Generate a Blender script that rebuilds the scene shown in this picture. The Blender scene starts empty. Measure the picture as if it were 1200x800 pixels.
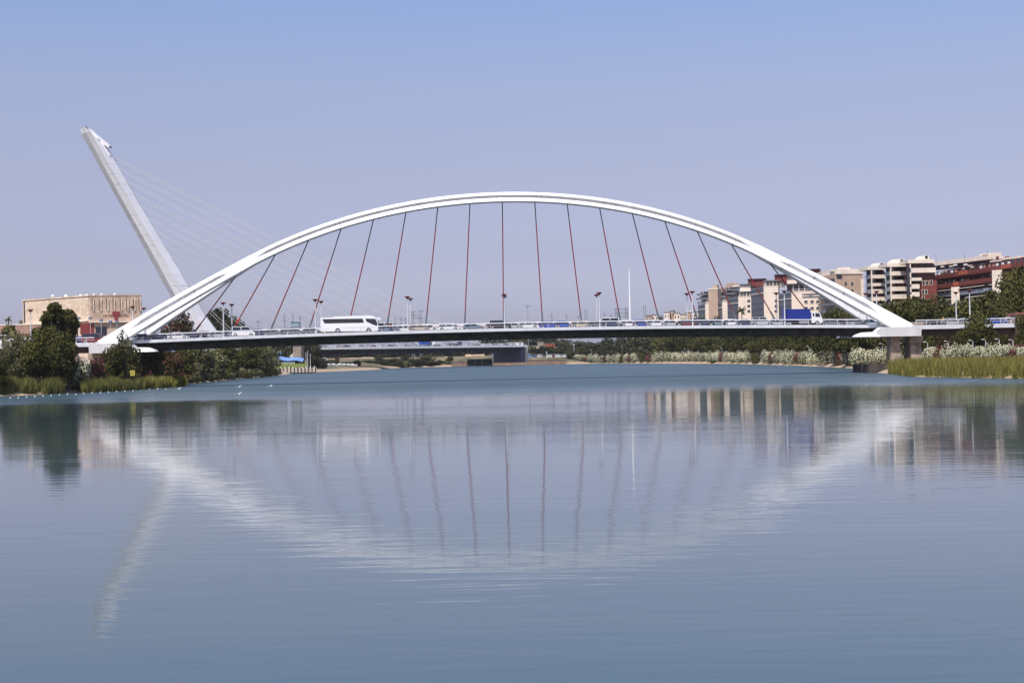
import bpy, math, random
import numpy as np
from mathutils import Vector, Matrix
R = math.radians
rnd = random.Random(7)
C = bpy.context.scene.collection
SC = bpy.context.scene

# ------------------------------------------------------------------ camera
F, EYE, ROLL, PITCH = 1700.0, 4.4, R(1.2), math.atan(20.5 / 1700.0)
cam = bpy.data.objects.new('camera', bpy.data.cameras.new('camera')); C.objects.link(cam); SC.camera = cam
cam.data.sensor_width = 36.0; cam.data.lens = 36.0 * F / 1200.0
cam.data.clip_start = 0.5; cam.data.clip_end = 20000
fwd = Vector((0, math.cos(PITCH), math.sin(PITCH))); up0 = Vector((0, -math.sin(PITCH), math.cos(PITCH))); X0 = Vector((1, 0, 0))
rc = X0 * math.cos(ROLL) - up0 * math.sin(ROLL); uc = X0 * math.sin(ROLL) + up0 * math.cos(ROLL)
cam.matrix_world = Matrix(((rc.x, uc.x, -fwd.x, 0), (rc.y, uc.y, -fwd.y, 0), (rc.z, uc.z, -fwd.z, EYE), (0, 0, 0, 1)))

# ------------------------------------------------------------------ sky, sun
SUN_EL, SUN_AZ = R(57), math.atan2(-0.42, -0.90)        # direction towards the sun: behind the camera, a little left
w = bpy.data.worlds.new('World'); SC.world = w; w.use_nodes = True
nt = w.node_tree; nt.nodes.clear()
out = nt.nodes.new('ShaderNodeOutputWorld'); bg = nt.nodes.new('ShaderNodeBackground'); sky = nt.nodes.new('ShaderNodeTexSky')
sky.sky_type = 'NISHITA'; sky.sun_disc = False; sky.sun_elevation = SUN_EL; sky.sun_rotation = SUN_AZ
sky.air_density = 1.0; sky.dust_density = 1.5; sky.ozone_density = 2.0; sky.altitude = 10
tc = nt.nodes.new('ShaderNodeTexCoord'); sep = nt.nodes.new('ShaderNodeSeparateXYZ'); ramp = nt.nodes.new('ShaderNodeValToRGB')
mix = nt.nodes.new('ShaderNodeMix'); mix.data_type = 'RGBA'; mix.blend_type = 'MULTIPLY'; mix.inputs[0].default_value = 1.0
nt.links.new(tc.outputs['Generated'], sep.inputs[0]); nt.links.new(sep.outputs['Z'], ramp.inputs[0])
SKY_RAMP = [(0.0, (0.84, 0.82, 1.22)), (0.036, (0.81, 0.76, 1.10)), (0.071, (0.79, 0.67, 0.86)), (0.13, (0.92, 0.72, 0.80)), (0.188, (1.02, 0.83, 0.88)), (0.237, (0.99, 0.90, 1.01)), (0.6, (0.98, 0.92, 1.02))]
el = ramp.color_ramp.elements
el[0].position, el[0].color = SKY_RAMP[0][0], (*SKY_RAMP[0][1], 1)
el[1].position, el[1].color = SKY_RAMP[-1][0], (*SKY_RAMP[-1][1], 1)
for p, c in SKY_RAMP[1:-1]:
    e = el.new(p); e.color = (*c, 1)
nt.links.new(sky.outputs[0], mix.inputs[6]); nt.links.new(ramp.outputs[0], mix.inputs[7])
nt.links.new(mix.outputs[2], bg.inputs[0]); bg.inputs[1].default_value = 0.15
nt.links.new(bg.outputs[0], out.inputs[0])
sun = bpy.data.objects.new('sun', bpy.data.lights.new('sun', 'SUN')); C.objects.link(sun)
sun.data.energy = 4.8; sun.data.angle = R(0.5); sun.data.color = (1.0, 0.95, 0.88)
sd = Vector((math.sin(SUN_AZ) * math.cos(SUN_EL), math.cos(SUN_AZ) * math.cos(SUN_EL), math.sin(SUN_EL)))
sun.rotation_euler = sd.to_track_quat('Z', 'Y').to_euler(); sun.location = (0, 0, 300)
SC.view_settings.view_transform = 'Standard'; SC.view_settings.look = 'None'; SC.view_settings.gamma = 1.0
SC.view_settings.exposure = 0.0; SC.view_settings.use_curve_mapping = False
SC.cycles.max_bounces = 6

# ------------------------------------------------------------------ helpers
def P(px, py, Y):
    """world point that stands at distance Y and was measured at pixel (px, py) of the 1200 x 800 photograph"""
    u = px - 600; v = 400 - py
    u2 = u * math.cos(ROLL) + v * math.sin(ROLL); v2 = -u * math.sin(ROLL) + v * math.cos(ROLL)
    d = X0 * u2 + fwd * F + up0 * v2
    k = Y / d.y
    return Vector((d.x * k, Y, EYE + d.z * k))

MATS = {}
def mat(name, col, rough=0.6, var=0.0, scale=1.0, col2=None, metal=0.0, bump=0.0, bscale=None, island=None, coat=0.0, emit=0.0, stretch=None):
    """procedural material: base colour broken up by noise (var / col2), optional bump, optional per-island ramp"""
    if name in MATS: return MATS[name]
    m = bpy.data.materials.new(name); m.use_nodes = True; n = m.node_tree.nodes; l = m.node_tree.links
    b = n['Principled BSDF']; b.inputs['Roughness'].default_value = rough; b.inputs['Specular IOR Level'].default_value = 0.12 if island else (0.25 if rough > .7 else 0.5); b.inputs['Metallic'].default_value = metal
    if coat: b.inputs['Coat Weight'].default_value = coat
    b.inputs['Base Color'].default_value = (*col, 1)
    t = n.new('ShaderNodeTexCoord'); mp = n.new('ShaderNodeMapping'); l.new(t.outputs['Object'], mp.inputs[0])
    if stretch: mp.inputs['Scale'].default_value = stretch
    if island:
        g = n.new('ShaderNodeNewGeometry'); cr = n.new('ShaderNodeValToRGB'); ee = cr.color_ramp.elements
        ee[0].position, ee[0].color = island[0][0], (*island[0][1], 1); ee[1].position, ee[1].color = island[-1][0], (*island[-1][1], 1)
        for p, c in island[1:-1]:
            q = ee.new(p); q.color = (*c, 1)
        l.new(g.outputs['Random Per Island'], cr.inputs[0])
        oi = n.new('ShaderNodeObjectInfo'); hs = n.new('ShaderNodeHueSaturation')
        mr = n.new('ShaderNodeMapRange'); mr.inputs[3].default_value = 0.75; mr.inputs[4].default_value = 1.25
        l.new(oi.outputs['Random'], mr.inputs[0]); l.new(mr.outputs[0], hs.inputs['Value']); l.new(cr.outputs[0], hs.inputs['Color'])
        l.new(hs.outputs[0], b.inputs['Base Color'])
    elif var or col2:
        no = n.new('ShaderNodeTexNoise'); no.inputs['Scale'].default_value = scale; no.inputs['Detail'].default_value = 6; no.inputs['Roughness'].default_value = 0.65
        l.new(mp.outputs[0], no.inputs[0])
        cr = n.new('ShaderNodeValToRGB'); c2 = col2 or tuple(max(0, x * (1 - var)) for x in col); c1 = col if col2 else tuple(min(1, x * (1 + var * 0.5)) for x in col)
        cr.color_ramp.elements[0].position = 0.35; cr.color_ramp.elements[1].position = 0.65
        cr.color_ramp.elements[0].color = (*c2, 1); cr.color_ramp.elements[1].color = (*c1, 1)
        l.new(no.outputs[0], cr.inputs[0]); l.new(cr.outputs[0], b.inputs['Base Color'])
    if bump:
        nb = n.new('ShaderNodeTexNoise'); nb.inputs['Scale'].default_value = bscale or scale * 3; nb.inputs['Detail'].default_value = 4
        bp = n.new('ShaderNodeBump'); bp.inputs['Strength'].default_value = bump; bp.inputs['Distance'].default_value = 0.1
        l.new(mp.outputs[0], nb.inputs[0]); l.new(nb.outputs[0], bp.inputs['Height']); l.new(bp.outputs[0], b.inputs['Normal'])
    MATS[name] = m; return m

class MB:
    """collects faces, then links them as one mesh object"""
    def __init__(s): s.v = []; s.f = []; s.m = []
    def add(s, vs, fs, mi=0):
        o = len(s.v); s.v += [tuple(v) for v in vs]; s.f += [tuple(i + o for i in f) for f in fs]; s.m += [mi] * len(fs); return s
    def hexa(s, p, mi=0):            # 8 points: bottom ring, top ring
        return s.add(p, [(3, 2, 1, 0), (4, 5, 6, 7), (0, 1, 5, 4), (1, 2, 6, 5), (2, 3, 7, 6), (3, 0, 4, 7)], mi)
    def box(s, x0, x1, y0, y1, z0, z1, mi=0):
        return s.hexa([(x0, y0, z0), (x1, y0, z0), (x1, y1, z0), (x0, y1, z0), (x0, y0, z1), (x1, y0, z1), (x1, y1, z1), (x0, y1, z1)], mi)
    def prism(s, foot, z0, z1, mi=0):
        n = len(foot); vs = [(x, y, z0) for x, y in foot] + [(x, y, z1) for x, y in foot]
        return s.add(vs, [tuple(range(n))[::-1], tuple(range(n, 2 * n))] + [(i, (i + 1) % n, n + (i + 1) % n, n + i) for i in range(n)], mi)
    def extrude(s, prof, a, b, axis='y', mi=0):   # profile of (u, z) pulled along an axis
        n = len(prof)
        if axis == 'y': vs = [(u, a, z) for u, z in prof] + [(u, b, z) for u, z in prof]
        else: vs = [(a, u, z) for u, z in prof] + [(b, u, z) for u, z in prof]
        return s.add(vs, [tuple(range(n)), tuple(range(n, 2 * n))[::-1]] + [(i, n + i, n + (i + 1) % n, (i + 1) % n) for i in range(n)], mi)
    def rings(s, rings, mi=0, cap=True):
        n = len(rings[0]); vs = [p for r_ in rings for p in r_]; fs = []
        for k in range(len(rings) - 1):
            for i in range(n):
                j = (i + 1) % n; fs.append((k * n + i, k * n + j, (k + 1) * n + j, (k + 1) * n + i))
        if cap: fs += [tuple(range(n))[::-1], tuple(range((len(rings) - 1) * n, len(rings) * n))]
        return s.add(vs, fs, mi)
    def tube(s, pts, rad, seg=6, mi=0):
        pts = [Vector(p) for p in pts]; rs = rad if isinstance(rad, (list, tuple)) else [rad] * len(pts); rr = []
        for i, p in enumerate(pts):
            d = (pts[min(i + 1, len(pts) - 1)] - pts[max(i - 1, 0)]).normalized()
            a = Vector((0, 0, 1)) if abs(d.z) < 0.9 else Vector((1, 0, 0)); u = d.cross(a).normalized(); v = d.cross(u)
            rr.append([p + (u * math.cos(2 * math.pi * k / seg) + v * math.sin(2 * math.pi * k / seg)) * rs[i] for k in range(seg)])
        return s.rings(rr, mi)
    def lathe(s, c, prof, seg=10, mi=0):           # prof: (radius, z)
        return s.rings([[(c[0] + r_ * math.cos(2 * math.pi * k / seg), c[1] + r_ * math.sin(2 * math.pi * k / seg), c[2] + z) for k in range(seg)] for r_, z in prof], mi)
    def build(s, name, mats, parent=None, smooth=False, loc=None):
        me = bpy.data.meshes.new(name); me.from_pydata(s.v, [], s.f)
        if not isinstance(mats, (list, tuple)): mats = [mats]
        for m in mats: me.materials.append(m)
        if len(mats) > 1: me.polygons.foreach_set('material_index', s.m)
        import bmesh
        bm = bmesh.new(); bm.from_mesh(me); bmesh.ops.recalc_face_normals(bm, faces=bm.faces); bm.to_mesh(me); bm.free()
        if smooth: me.polygons.foreach_set('use_smooth', [True] * len(me.polygons))
        o = bpy.data.objects.new(name, me); C.objects.link(o)
        if parent: o.parent = parent
        if loc: o.location = loc
        return o

def tag(o, label=None, cat=None, group=None, kind=None):
    if label: o['label'] = label
    if cat: o['category'] = cat
    if group: o['group'] = group
    if kind: o['kind'] = kind
    return o
def thing(name, label, cat, group=None, loc=(0, 0, 0)):
    o = bpy.data.objects.new(name, None); C.objects.link(o); o.location = loc; o.empty_display_size = 0.5
    return tag(o, label, cat, group)
def kids(o): return [c for c in bpy.data.objects if c.parent is o]
TREE_OF = {}
def snap(o):                                   # remember a thing's parts once, so that copying is quick
    TREE_OF[o.name] = [(c, kids(c)) for c in kids(o)]
def dup(o, label=None, group=None):
    r = o.copy(); C.objects.link(r)
    for c, gs in TREE_OF[o.name]:
        d = c.copy(); C.objects.link(d); d.parent = r
        for g in gs:
            h = g.copy(); C.objects.link(h); h.parent = d
    if label: r['label'] = label
    if group: r['group'] = group
    return r
ORD = 'first second third fourth fifth sixth seventh eighth ninth tenth eleventh twelfth thirteenth fourteenth fifteenth sixteenth seventeenth eighteenth nineteenth twentieth'.split()
def ordn(i):
    if i < 20: return ORD[i]
    tens = {2: 'twenty', 3: 'thirty', 4: 'forty'}; n = i + 1
    if n % 10 == 0: return {30: 'thirtieth', 40: 'fortieth'}.get(n, str(n) + 'th')
    return tens[n // 10] + '-' + ORD[n % 10 - 1]

# ------------------------------------------------------------------ materials
M_white = mat('white_painted_steel', (0.80, 0.80, 0.795), 0.45, var=0.10, scale=0.5, bump=0.03, bscale=2, stretch=(1.6, 1.0, 0.35))
M_groove = M_white
M_conc = mat('concrete', (0.34, 0.275, 0.22), 0.85, var=0.45, scale=0.6, bump=0.2)
M_conc_d = mat('dark_concrete', (0.07, 0.06, 0.052), 0.9, var=0.5, scale=0.5, bump=0.2)  # near-black mottled concrete for girder, ribs and pile caps
M_fascia = mat('deck_edge_concrete', (0.62, 0.63, 0.66), 0.7, var=0.12, scale=0.8)
M_asph = mat('asphalt', (0.05, 0.05, 0.055), 0.9, var=0.3, scale=2)
M_rail = mat('rail_white', (0.8, 0.8, 0.82), 0.4)
M_barrier = mat('tan_barrier', (0.55, 0.42, 0.30), 0.8, var=0.2, scale=0.7)
M_red = mat('red_cable', (0.20, 0.022, 0.03), 0.5)
M_black = mat('near_black', (0.02, 0.02, 0.024), 0.5)
M_sock = mat('grey_socket', (0.12, 0.14, 0.16), 0.5)
M_dish = mat('red_lamp_dish', (0.30, 0.04, 0.03), 0.5)
M_dishu = mat('dark_lamp_underside', (0.06, 0.02, 0.02), 0.5)
M_pole = mat('galvanised_pole', (0.62, 0.64, 0.67), 0.45, metal=0.1)
M_glass = mat('dark_glass', (0.02, 0.025, 0.035), 0.08)
M_tyre = mat('tyre_rubber', (0.015, 0.015, 0.016), 0.85)
M_rim = mat('alloy_rim', (0.5, 0.5, 0.52), 0.35, metal=0.6)
M_hl = mat('headlight_lens', (0.7, 0.7, 0.68), 0.15)
M_tl = mat('tail_light_lens', (0.4, 0.02, 0.02), 0.2)
M_bark = mat('bark', (0.09, 0.065, 0.045), 0.95, var=0.4, scale=1.5, bump=0.4)
M_lattice = mat('lattice_steel', (0.22, 0.25, 0.29), 0.6)

# ------------------------------------------------------------------ river outline and terrain
LEFT = [(-90, -120), (-110, 60), (-102, 180), (-97, 228), (-83, 242), (-79, 252), (-75, 275), (-75, 300), (-77, 330), (-79, 360), (-84, 440), (-89, 545), (-97, 640), (-94, 705), (-84, 760), (-77, 800), (-78, 880), (-75, 985)]
FAR = [(-30, 1010), (20, 1015), (60, 1010)]
RIGHT = [(72, 930), (92, 760), (102, 660), (100, 560), (97, 470), (90, 385), (84, 340), (75, 300), (71.8, 268), (67.3, 243), (72, 220), (76, 200), (84, 140), (92, 60), (95, -120)]
RIV = np.array(LEFT + FAR + RIGHT, float)
def sdist(x, y):
    """signed distance to the river outline, positive on land"""
    x = np.asarray(x, float); y = np.asarray(y, float); d = np.full(x.shape, 1e9); ins = np.zeros(x.shape, bool)
    n = len(RIV)
    for i in range(n):
        ax, ay = RIV[i]; bx, by = RIV[(i + 1) % n]; ex, ey = bx - ax, by - ay
        t = np.clip(((x - ax) * ex + (y - ay) * ey) / (ex * ex + ey * ey), 0, 1)
        d = np.minimum(d, np.hypot(x - ax - t * ex, y - ay - t * ey))
        c = ((ay > y) != (by > y)); xi = ax + (y - ay) * ex / (ey if abs(ey) > 1e-9 else 1e-9)
        ins ^= c & (x < xi)
    return np.where(ins, -d, d)
def gz(x, y):
    x = np.asarray(x, float); y = np.asarray(y, float); d = sdist(x, y)
    bank = np.where(d < 0, np.maximum(d * 0.35, -2.0), np.minimum(d * 0.30, 1.0) + np.clip((d - 4) * 0.09, 0, 1.4))
    street = np.clip((d - 30) * 0.06, 0, 5.0) * np.where(y > 430, 1, np.where(x > 0, np.clip((y - 335) / 60, 0, 1), np.clip((y - 380) / 60, 0, 1)))
    farb = np.clip((d - 8) * 0.16, 0, 4.6) * np.clip((y - 860) / 60, 0, 1)
    return bank + np.where(y > 900, np.maximum(farb, street * 0.5), street)
def ground(x, y): return float(gz(np.array([x]), np.array([y]))[0])

xs = np.unique(np.concatenate([np.linspace(-6000, -400, 15), np.linspace(-400, -120, 24), np.linspace(-120, -60, 50), np.linspace(-60, 50, 14), np.linspace(50, 125, 60), np.linspace(125, 400, 22), np.linspace(400, 6000, 15)]))
ys = np.unique(np.concatenate([np.linspace(-300, 190, 20), np.linspace(190, 420, 90), np.linspace(420, 970, 90), np.linspace(970, 1060, 40), np.linspace(1060, 9000, 20)]))
XX, YY = np.meshgrid(xs, ys); ZZ = gz(XX, YY)
rg = np.random.default_rng(3); ZZ = ZZ + np.where(ZZ > 0.3, rg.normal(0, 0.08, ZZ.shape), 0)
nx, ny = len(xs), len(ys); idx = np.arange(nx * ny).reshape(ny, nx)
me = bpy.data.meshes.new('ground')
me.from_pydata(np.stack([XX.ravel(), YY.ravel(), ZZ.ravel()], 1).tolist(), [], np.stack([idx[:-1, :-1].ravel(), idx[:-1, 1:].ravel(), idx[1:, 1:].ravel(), idx[1:, :-1].ravel()], 1).tolist())
me.polygons.foreach_set('use_smooth', [True] * len(me.polygons))
gm = bpy.data.materials.new('bank_soil_and_dry_grass'); gm.use_nodes = True; n = gm.node_tree.nodes; l = gm.node_tree.links; b = n['Principled BSDF']; b.inputs['Roughness'].default_value = 0.95
g = n.new('ShaderNodeNewGeometry'); sx = n.new('ShaderNodeSeparateXYZ'); l.new(g.outputs['Position'], sx.inputs[0])
no = n.new('ShaderNodeTexNoise'); no.inputs['Scale'].default_value = 0.12; no.inputs['Detail'].default_value = 8; l.new(g.outputs['Position'], no.inputs[0])
cr = n.new('ShaderNodeValToRGB'); ee = cr.color_ramp.elements; ee[0].position = 0.40; ee[0].color = (0.07, 0.075, 0.03, 1); ee[1].position = 0.60; ee[1].color = (0.20, 0.16, 0.095, 1); l.new(no.outputs[0], cr.inputs[0])
no2 = n.new('ShaderNodeTexNoise'); no2.inputs['Scale'].default_value = 1.2; no2.inputs['Detail'].default_value = 6; l.new(g.outputs['Position'], no2.inputs[0])
cr2 = n.new('ShaderNodeValToRGB'); ee = cr2.color_ramp.elements; ee[0].position = 0.35; ee[0].color = (0.26, 0.19, 0.12, 1); ee[1].position = 0.6; ee[1].color = (0.46, 0.35, 0.24, 1); l.new(no2.outputs[0], cr2.inputs[0])
mr = n.new('ShaderNodeMapRange'); mr.inputs[1].default_value = 1.0; mr.inputs[2].default_value = 1.5; l.new(sx.outputs['Z'], mr.inputs[0])
mx = n.new('ShaderNodeMix'); mx.data_type = 'RGBA'; l.new(mr.outputs[0], mx.inputs[0]); l.new(cr2.outputs[0], mx.inputs[6]); l.new(cr.outputs[0], mx.inputs[7]); l.new(mx.outputs[2], b.inputs['Base Color'])
me.materials.append(gm)
go = bpy.data.objects.new('ground', me); C.objects.link(go); tag(go, 'dry sandy and grassy river banks and the land behind them', kind='structure')

# ------------------------------------------------------------------ water
wm = bpy.data.materials.new('river_water'); wm.use_nodes = True; n = wm.node_tree.nodes; l = wm.node_tree.links; b = n['Principled BSDF']
b.inputs['Base Color'].default_value = (0.046, 0.080, 0.094, 1); b.inputs['IOR'].default_value = 1.38
g = n.new('ShaderNodeNewGeometry'); sx = n.new('ShaderNodeSeparateXYZ'); l.new(g.outputs['Position'], sx.inputs[0])
# wind ruffles the water beyond about 170 m; the edge of that patch wanders
wn = n.new('ShaderNodeTexNoise'); wn.inputs['Scale'].default_value = 0.02; wn.inputs['Detail'].default_value = 3; l.new(g.outputs['Position'], wn.inputs[0])
ma = n.new('ShaderNodeMath'); ma.operation = 'MULTIPLY_ADD'; ma.inputs[1].default_value = 70; l.new(wn.outputs[0], ma.inputs[0]); l.new(sx.outputs['Y'], ma.inputs[2])
mrw = n.new('ShaderNodeMapRange'); mrw.interpolation_type = 'SMOOTHSTEP'; mrw.inputs[1].default_value = 188; mrw.inputs[2].default_value = 275; l.new(ma.outputs[0], mrw.inputs[0])
# streaks inside the ruffled part
mp = n.new('ShaderNodeMapping'); mp.inputs['Scale'].default_value = (0.006, 0.05, 1); l.new(g.outputs['Position'], mp.inputs[0])
sn = n.new('ShaderNodeTexNoise'); sn.inputs['Scale'].default_value = 1.0; sn.inputs['Detail'].default_value = 5; l.new(mp.outputs[0], sn.inputs[0])
mrs = n.new('ShaderNodeMapRange'); mrs.inputs[1].default_value = 0.3; mrs.inputs[2].default_value = 0.7; mrs.inputs[3].default_value = 0.34; mrs.inputs[4].default_value = 0.48; l.new(sn.outputs[0], mrs.inputs[0])
mrn = n.new('ShaderNodeMapRange'); mrn.inputs[1].default_value = 0.3; mrn.inputs[2].default_value = 0.7; mrn.inputs[3].default_value = 0.035; mrn.inputs[4].default_value = 0.06; l.new(sn.outputs[0], mrn.inputs[0])
mxr = n.new('ShaderNodeMix'); l.new(mrw.outputs[0], mxr.inputs[0]); l.new(mrn.outputs[0], mxr.inputs[2]); l.new(mrs.outputs[0], mxr.inputs[3]); l.new(mxr.outputs[0], b.inputs['Roughness'])
mp2 = n.new('ShaderNodeMapping'); mp2.inputs['Scale'].default_value = (0.35, 1.6, 1); l.new(g.outputs['Position'], mp2.inputs[0])
n1 = n.new('ShaderNodeTexNoise'); n1.inputs['Scale'].default_value = 1.0; n1.inputs['Detail'].default_value = 3; n1.inputs['Roughness'].default_value = 0.5; l.new(mp2.outputs[0], n1.inputs[0])
mp3 = n.new('ShaderNodeMapping'); mp3.inputs['Scale'].default_value = (0.05, 0.22, 1); mp3.inputs['Rotation'].default_value = (0, 0, 0.06); l.new(g.outputs['Position'], mp3.inputs[0])
n2 = n.new('ShaderNodeTexNoise'); n2.inputs['Scale'].default_value = 1.0; n2.inputs['Detail'].default_value = 2; l.new(mp3.outputs[0], n2.inputs[0])
sc1 = n.new('ShaderNodeMath'); sc1.operation = 'MULTIPLY'; sc1.inputs[1].default_value = 0.0075; l.new(n1.outputs[0], sc1.inputs[0])
sc2 = n.new('ShaderNodeMath'); sc2.operation = 'MULTIPLY_ADD'; sc2.inputs[1].default_value = 0.016; l.new(n2.outputs[0], sc2.inputs[0]); l.new(sc1.outputs[0], sc2.inputs[2])
mp4 = n.new('ShaderNodeMapping'); mp4.inputs['Scale'].default_value = (0.02, 0.035, 1); l.new(g.outputs['Position'], mp4.inputs[0])
n4 = n.new('ShaderNodeTexNoise'); n4.inputs['Scale'].default_value = 1.0; n4.inputs['Detail'].default_value = 3; l.new(mp4.outputs[0], n4.inputs[0])
m4 = n.new('ShaderNodeMapRange'); m4.inputs[1].default_value = 0.35; m4.inputs[2].default_value = 0.65; m4.inputs[3].default_value = 0.45; m4.inputs[4].default_value = 1.35; l.new(n4.outputs[0], m4.inputs[0])
bp = n.new('ShaderNodeBump'); bp.inputs['Distance'].default_value = 1.0; l.new(m4.outputs[0], bp.inputs['Strength']); l.new(sc2.outputs[0], bp.inputs['Height']); l.new(bp.outputs[0], b.inputs['Normal'])
mb = MB(); mb.add([(-140, -250, 0), (140, -250, 0), (140, 1030, 0), (-140, 1030, 0)], [(0, 1, 2, 3)])
tag(mb.build('water', wm), 'calm blue grey river with a wind ruffled band under the bridge', kind='structure')

# ------------------------------------------------------------------ the arch bridge
AY, NY, FY = 305.5, 298.0, 313.0           # arch plane, near legs, far legs
XC = -1.4
KA = AY / 313.0
def zbot(x):
    x = x / KA; return 4.4 + KA * (-1.294e-07 * x**4 - 1.2055e-06 * x**3 - 3.9075e-03 * x * x - 8.827e-03 * x + 38.22 - 4.4)
def zdeck(x): return 10.78 - 0.75 * ((x - XC) / 70.0) ** 2 if abs(x - XC) < 84 else 9.7 - 0.0 * x
bridge = thing('arch_bridge', 'white steel arch bridge carrying a long line of traffic over the river', 'bridge')
def section(c, T, h, wd, notch, out=0.0):
    """ring of the box section at point c with tangent T; the camera-side and far-side faces carry a long recess"""
    T = T.normalized(); B = Vector((0, 1, 0)); N = Vector((-T.z, 0, T.x)).normalized()
    if N.z < 0: N = -N
    B = N.cross(T).normalized()
    if B.y < 0: B = -B
    N = T.cross(B).normalized()
    if N.z < 0: N = -N
    hw, hh, nd = wd / 2, h / 2, 0.95 * notch + 0.01; g1, g0 = 0.19 * h * max(notch, .05), -0.08 * h * max(notch, .05)
    a, m, o = hw * .50, hw * .72, hw
    pr = [(-a, hh), (-m, g1 + .01), (-m + nd * .02, g1), (-m + nd, g1), (-m + nd, g0), (-m, g0), (-o, -hh + .06 * h), (-o + .35, -hh),
          (o - .35, -hh), (o, -hh + .06 * h), (m, g0), (m - nd, g0), (m - nd, g1), (m - nd * .02, g1), (m, g1 + .01), (a, hh)]
    return [c + B * b_ + N * n_ for b_, n_ in pr]
mb = MB(); rg_ = []
XF = 56.5
for i in range(97):
    x = XC - XF + 2 * XF * i / 96; T = Vector((1, 0, (zbot(x + .1) - zbot(x - .1)) / .2))
    h = 2.1 + 0.12 * (abs(x - XC) / XF) ** 2; N = Vector((-T.z, 0, 1)).normalized()
    q = abs(x - XC); notch = min(1, max(0, (51.5 - q) / 2.5))
    rg_.append(section(Vector((x, AY, zbot(x))) + N * h / 2, T, h, 2.5, notch))
mb.rings(rg_); arch = mb.build('arch', M_white, bridge)
M_joint = mat('grimy_joint', (0.42, 0.41, 0.40), .7)
def joint(c, T, h, wd, notch, par):
    m_ = MB(); T = T.normalized(); m_.rings([[c + (v - c) * 1.012 for v in section(c, T, h, wd, notch)], [c + (v - c) * 1.012 + T * .09 for v in section(c, T, h, wd, notch)]]); m_.build('plate_joint', M_joint, par)
for k in range(5, 96, 7):
    x = XC - XF + 2 * XF * k / 96; T = Vector((1, 0, (zbot(x + .1) - zbot(x - .1)) / .2)); q = abs(x - XC); h = 2.1 + 0.12 * (q / XF) ** 2; N = Vector((-T.z, 0, 1)).normalized()
    joint(Vector((x, AY, zbot(x))) + N * h / 2, T, h, 2.5, min(1, max(0, (51.5 - q) / 2.5)), bridge)
mb = MB()
for xj in np.linspace(XC - 52, XC + 52, 9):      # hatch boxes along the top of the rib
    mb.box(xj - .35, xj + .35, AY - .3, AY + .3, zbot(xj) + 2.2, zbot(xj) + 2.45 + .05)
for sgn in (-1, 1):
    xF = XC + sgn * (XF - 3.5); zF = zbot(xF) + 1.25
    for yy in (NY, FY):
        xT, zT = XC + sgn * 83.0, 8.55
        A = Vector((xF, AY, zF)); T_ = Vector((xT, yy, zT)); rr = []
        K = 26
        for i in range(K + 1):
            t = i / K
            # leaves the arch along its own direction, then runs straight to the springing
            p = A.lerp(T_, t); bend = math.sin(math.pi * t) * 0.25; p = p + Vector((0, 0, bend))
            p.y = AY + (yy - AY) * (t - 0.00) if t > 0 else AY
            h = 2.25 + 0.65 * t
            notch = min(1, max(0, (t - 0.17) / .05)) * min(1, max(0, (0.78 - t) / .03))
            rr.append(section(p, T_ - A, h, 2.5 - 0.3 * t, notch))
        m2 = MB(); m2.rings(rr); lg = m2.build('leg', M_white, bridge)
        for i in (5, 10, 15, 20):
            t = i / K; p = A.lerp(T_, t) + Vector((0, 0, math.sin(math.pi * t) * 0.25)); joint(p, T_ - A, 2.25 + .65 * t, 2.5 - .3 * t, min(1, max(0, (t - 0.17) / .05)) * min(1, max(0, (0.78 - t) / .03)), lg)
# end blocks: the box that the leg lands on, with the low tapered nose that runs in under the deck
for sgn in (-1, 1):
    for yy in (NY, FY):
        X = lambda v: XC + sgn * v
        def loft(prof, ytop, ybot, name):
            zs = [z for _, z in prof]; z0, z1 = min(zs), max(zs); yo = lambda z: ybot + (ytop - ybot) * (z - z0) / (z1 - z0)
            if sgn > 0: prof = prof[::-1]
            MB().rings([[(x, yy - yo(z), z) for x, z in prof], [(x, yy + yo(z), z) for x, z in prof]]).build(name, M_white, bridge)
        loft([(X(85.1), 9.3), (X(77.0), 9.33), (X(75.9), 8.5), (X(76.2), 7.40), (X(85.1), 7.35)], 1.75, 1.4, 'end_block')
        loft([(X(76.6), 8.42), (X(73.2), 8.3), (X(72.0), 7.85), (X(71.6), 7.45), (X(76.6), 7.38)], 1.0, 1.7, 'block_nose')
    MB().box(min(XC + sgn * 80, XC + sgn * 84.5), max(XC + sgn * 80, XC + sgn * 84.5), NY + 1.76, FY - 1.76, 7.4, 9.0).build('portal_beam', M_white, bridge)
# deck, edge beams, dark girder
N_ = 48; xsd = [XC - 85.0 + 170.0 * i / N_ for i in range(N_ + 1)]
def deck_strip(prof, name, m):
    mm = MB(); mm.rings([[(x, y, zdeck(x) + z) for y, z in prof] for x in xsd]); return mm.build(name, m, bridge)
deck_strip([(300.9, -.12), (310.7, -.12), (310.7, -.5), (300.9, -.5)], 'road_deck', M_asph)
for a_, b_ in ((300.5, 301.1), (310.5, 311.1)):
    deck_strip([(a_, 0.0), (b_, 0.0), (b_, -.62), (a_, -.62)], 'edge_beam', M_fascia)
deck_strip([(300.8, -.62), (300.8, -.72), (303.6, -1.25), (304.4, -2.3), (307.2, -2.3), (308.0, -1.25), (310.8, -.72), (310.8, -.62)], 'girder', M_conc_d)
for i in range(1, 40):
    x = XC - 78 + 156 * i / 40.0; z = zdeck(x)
    MB().hexa([(x - .15, 301.2, z - .95), (x + .15, 301.2, z - .95), (x + .15, 303.9, z - 1.6), (x - .15, 303.9, z - 1.6), (x - .15, 301.2, z - .6), (x + .15, 301.2, z - .6), (x + .15, 303.9, z - .9), (x - .15, 303.9, z - .9)]).build('deck_rib', M_conc_d, bridge)
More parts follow.
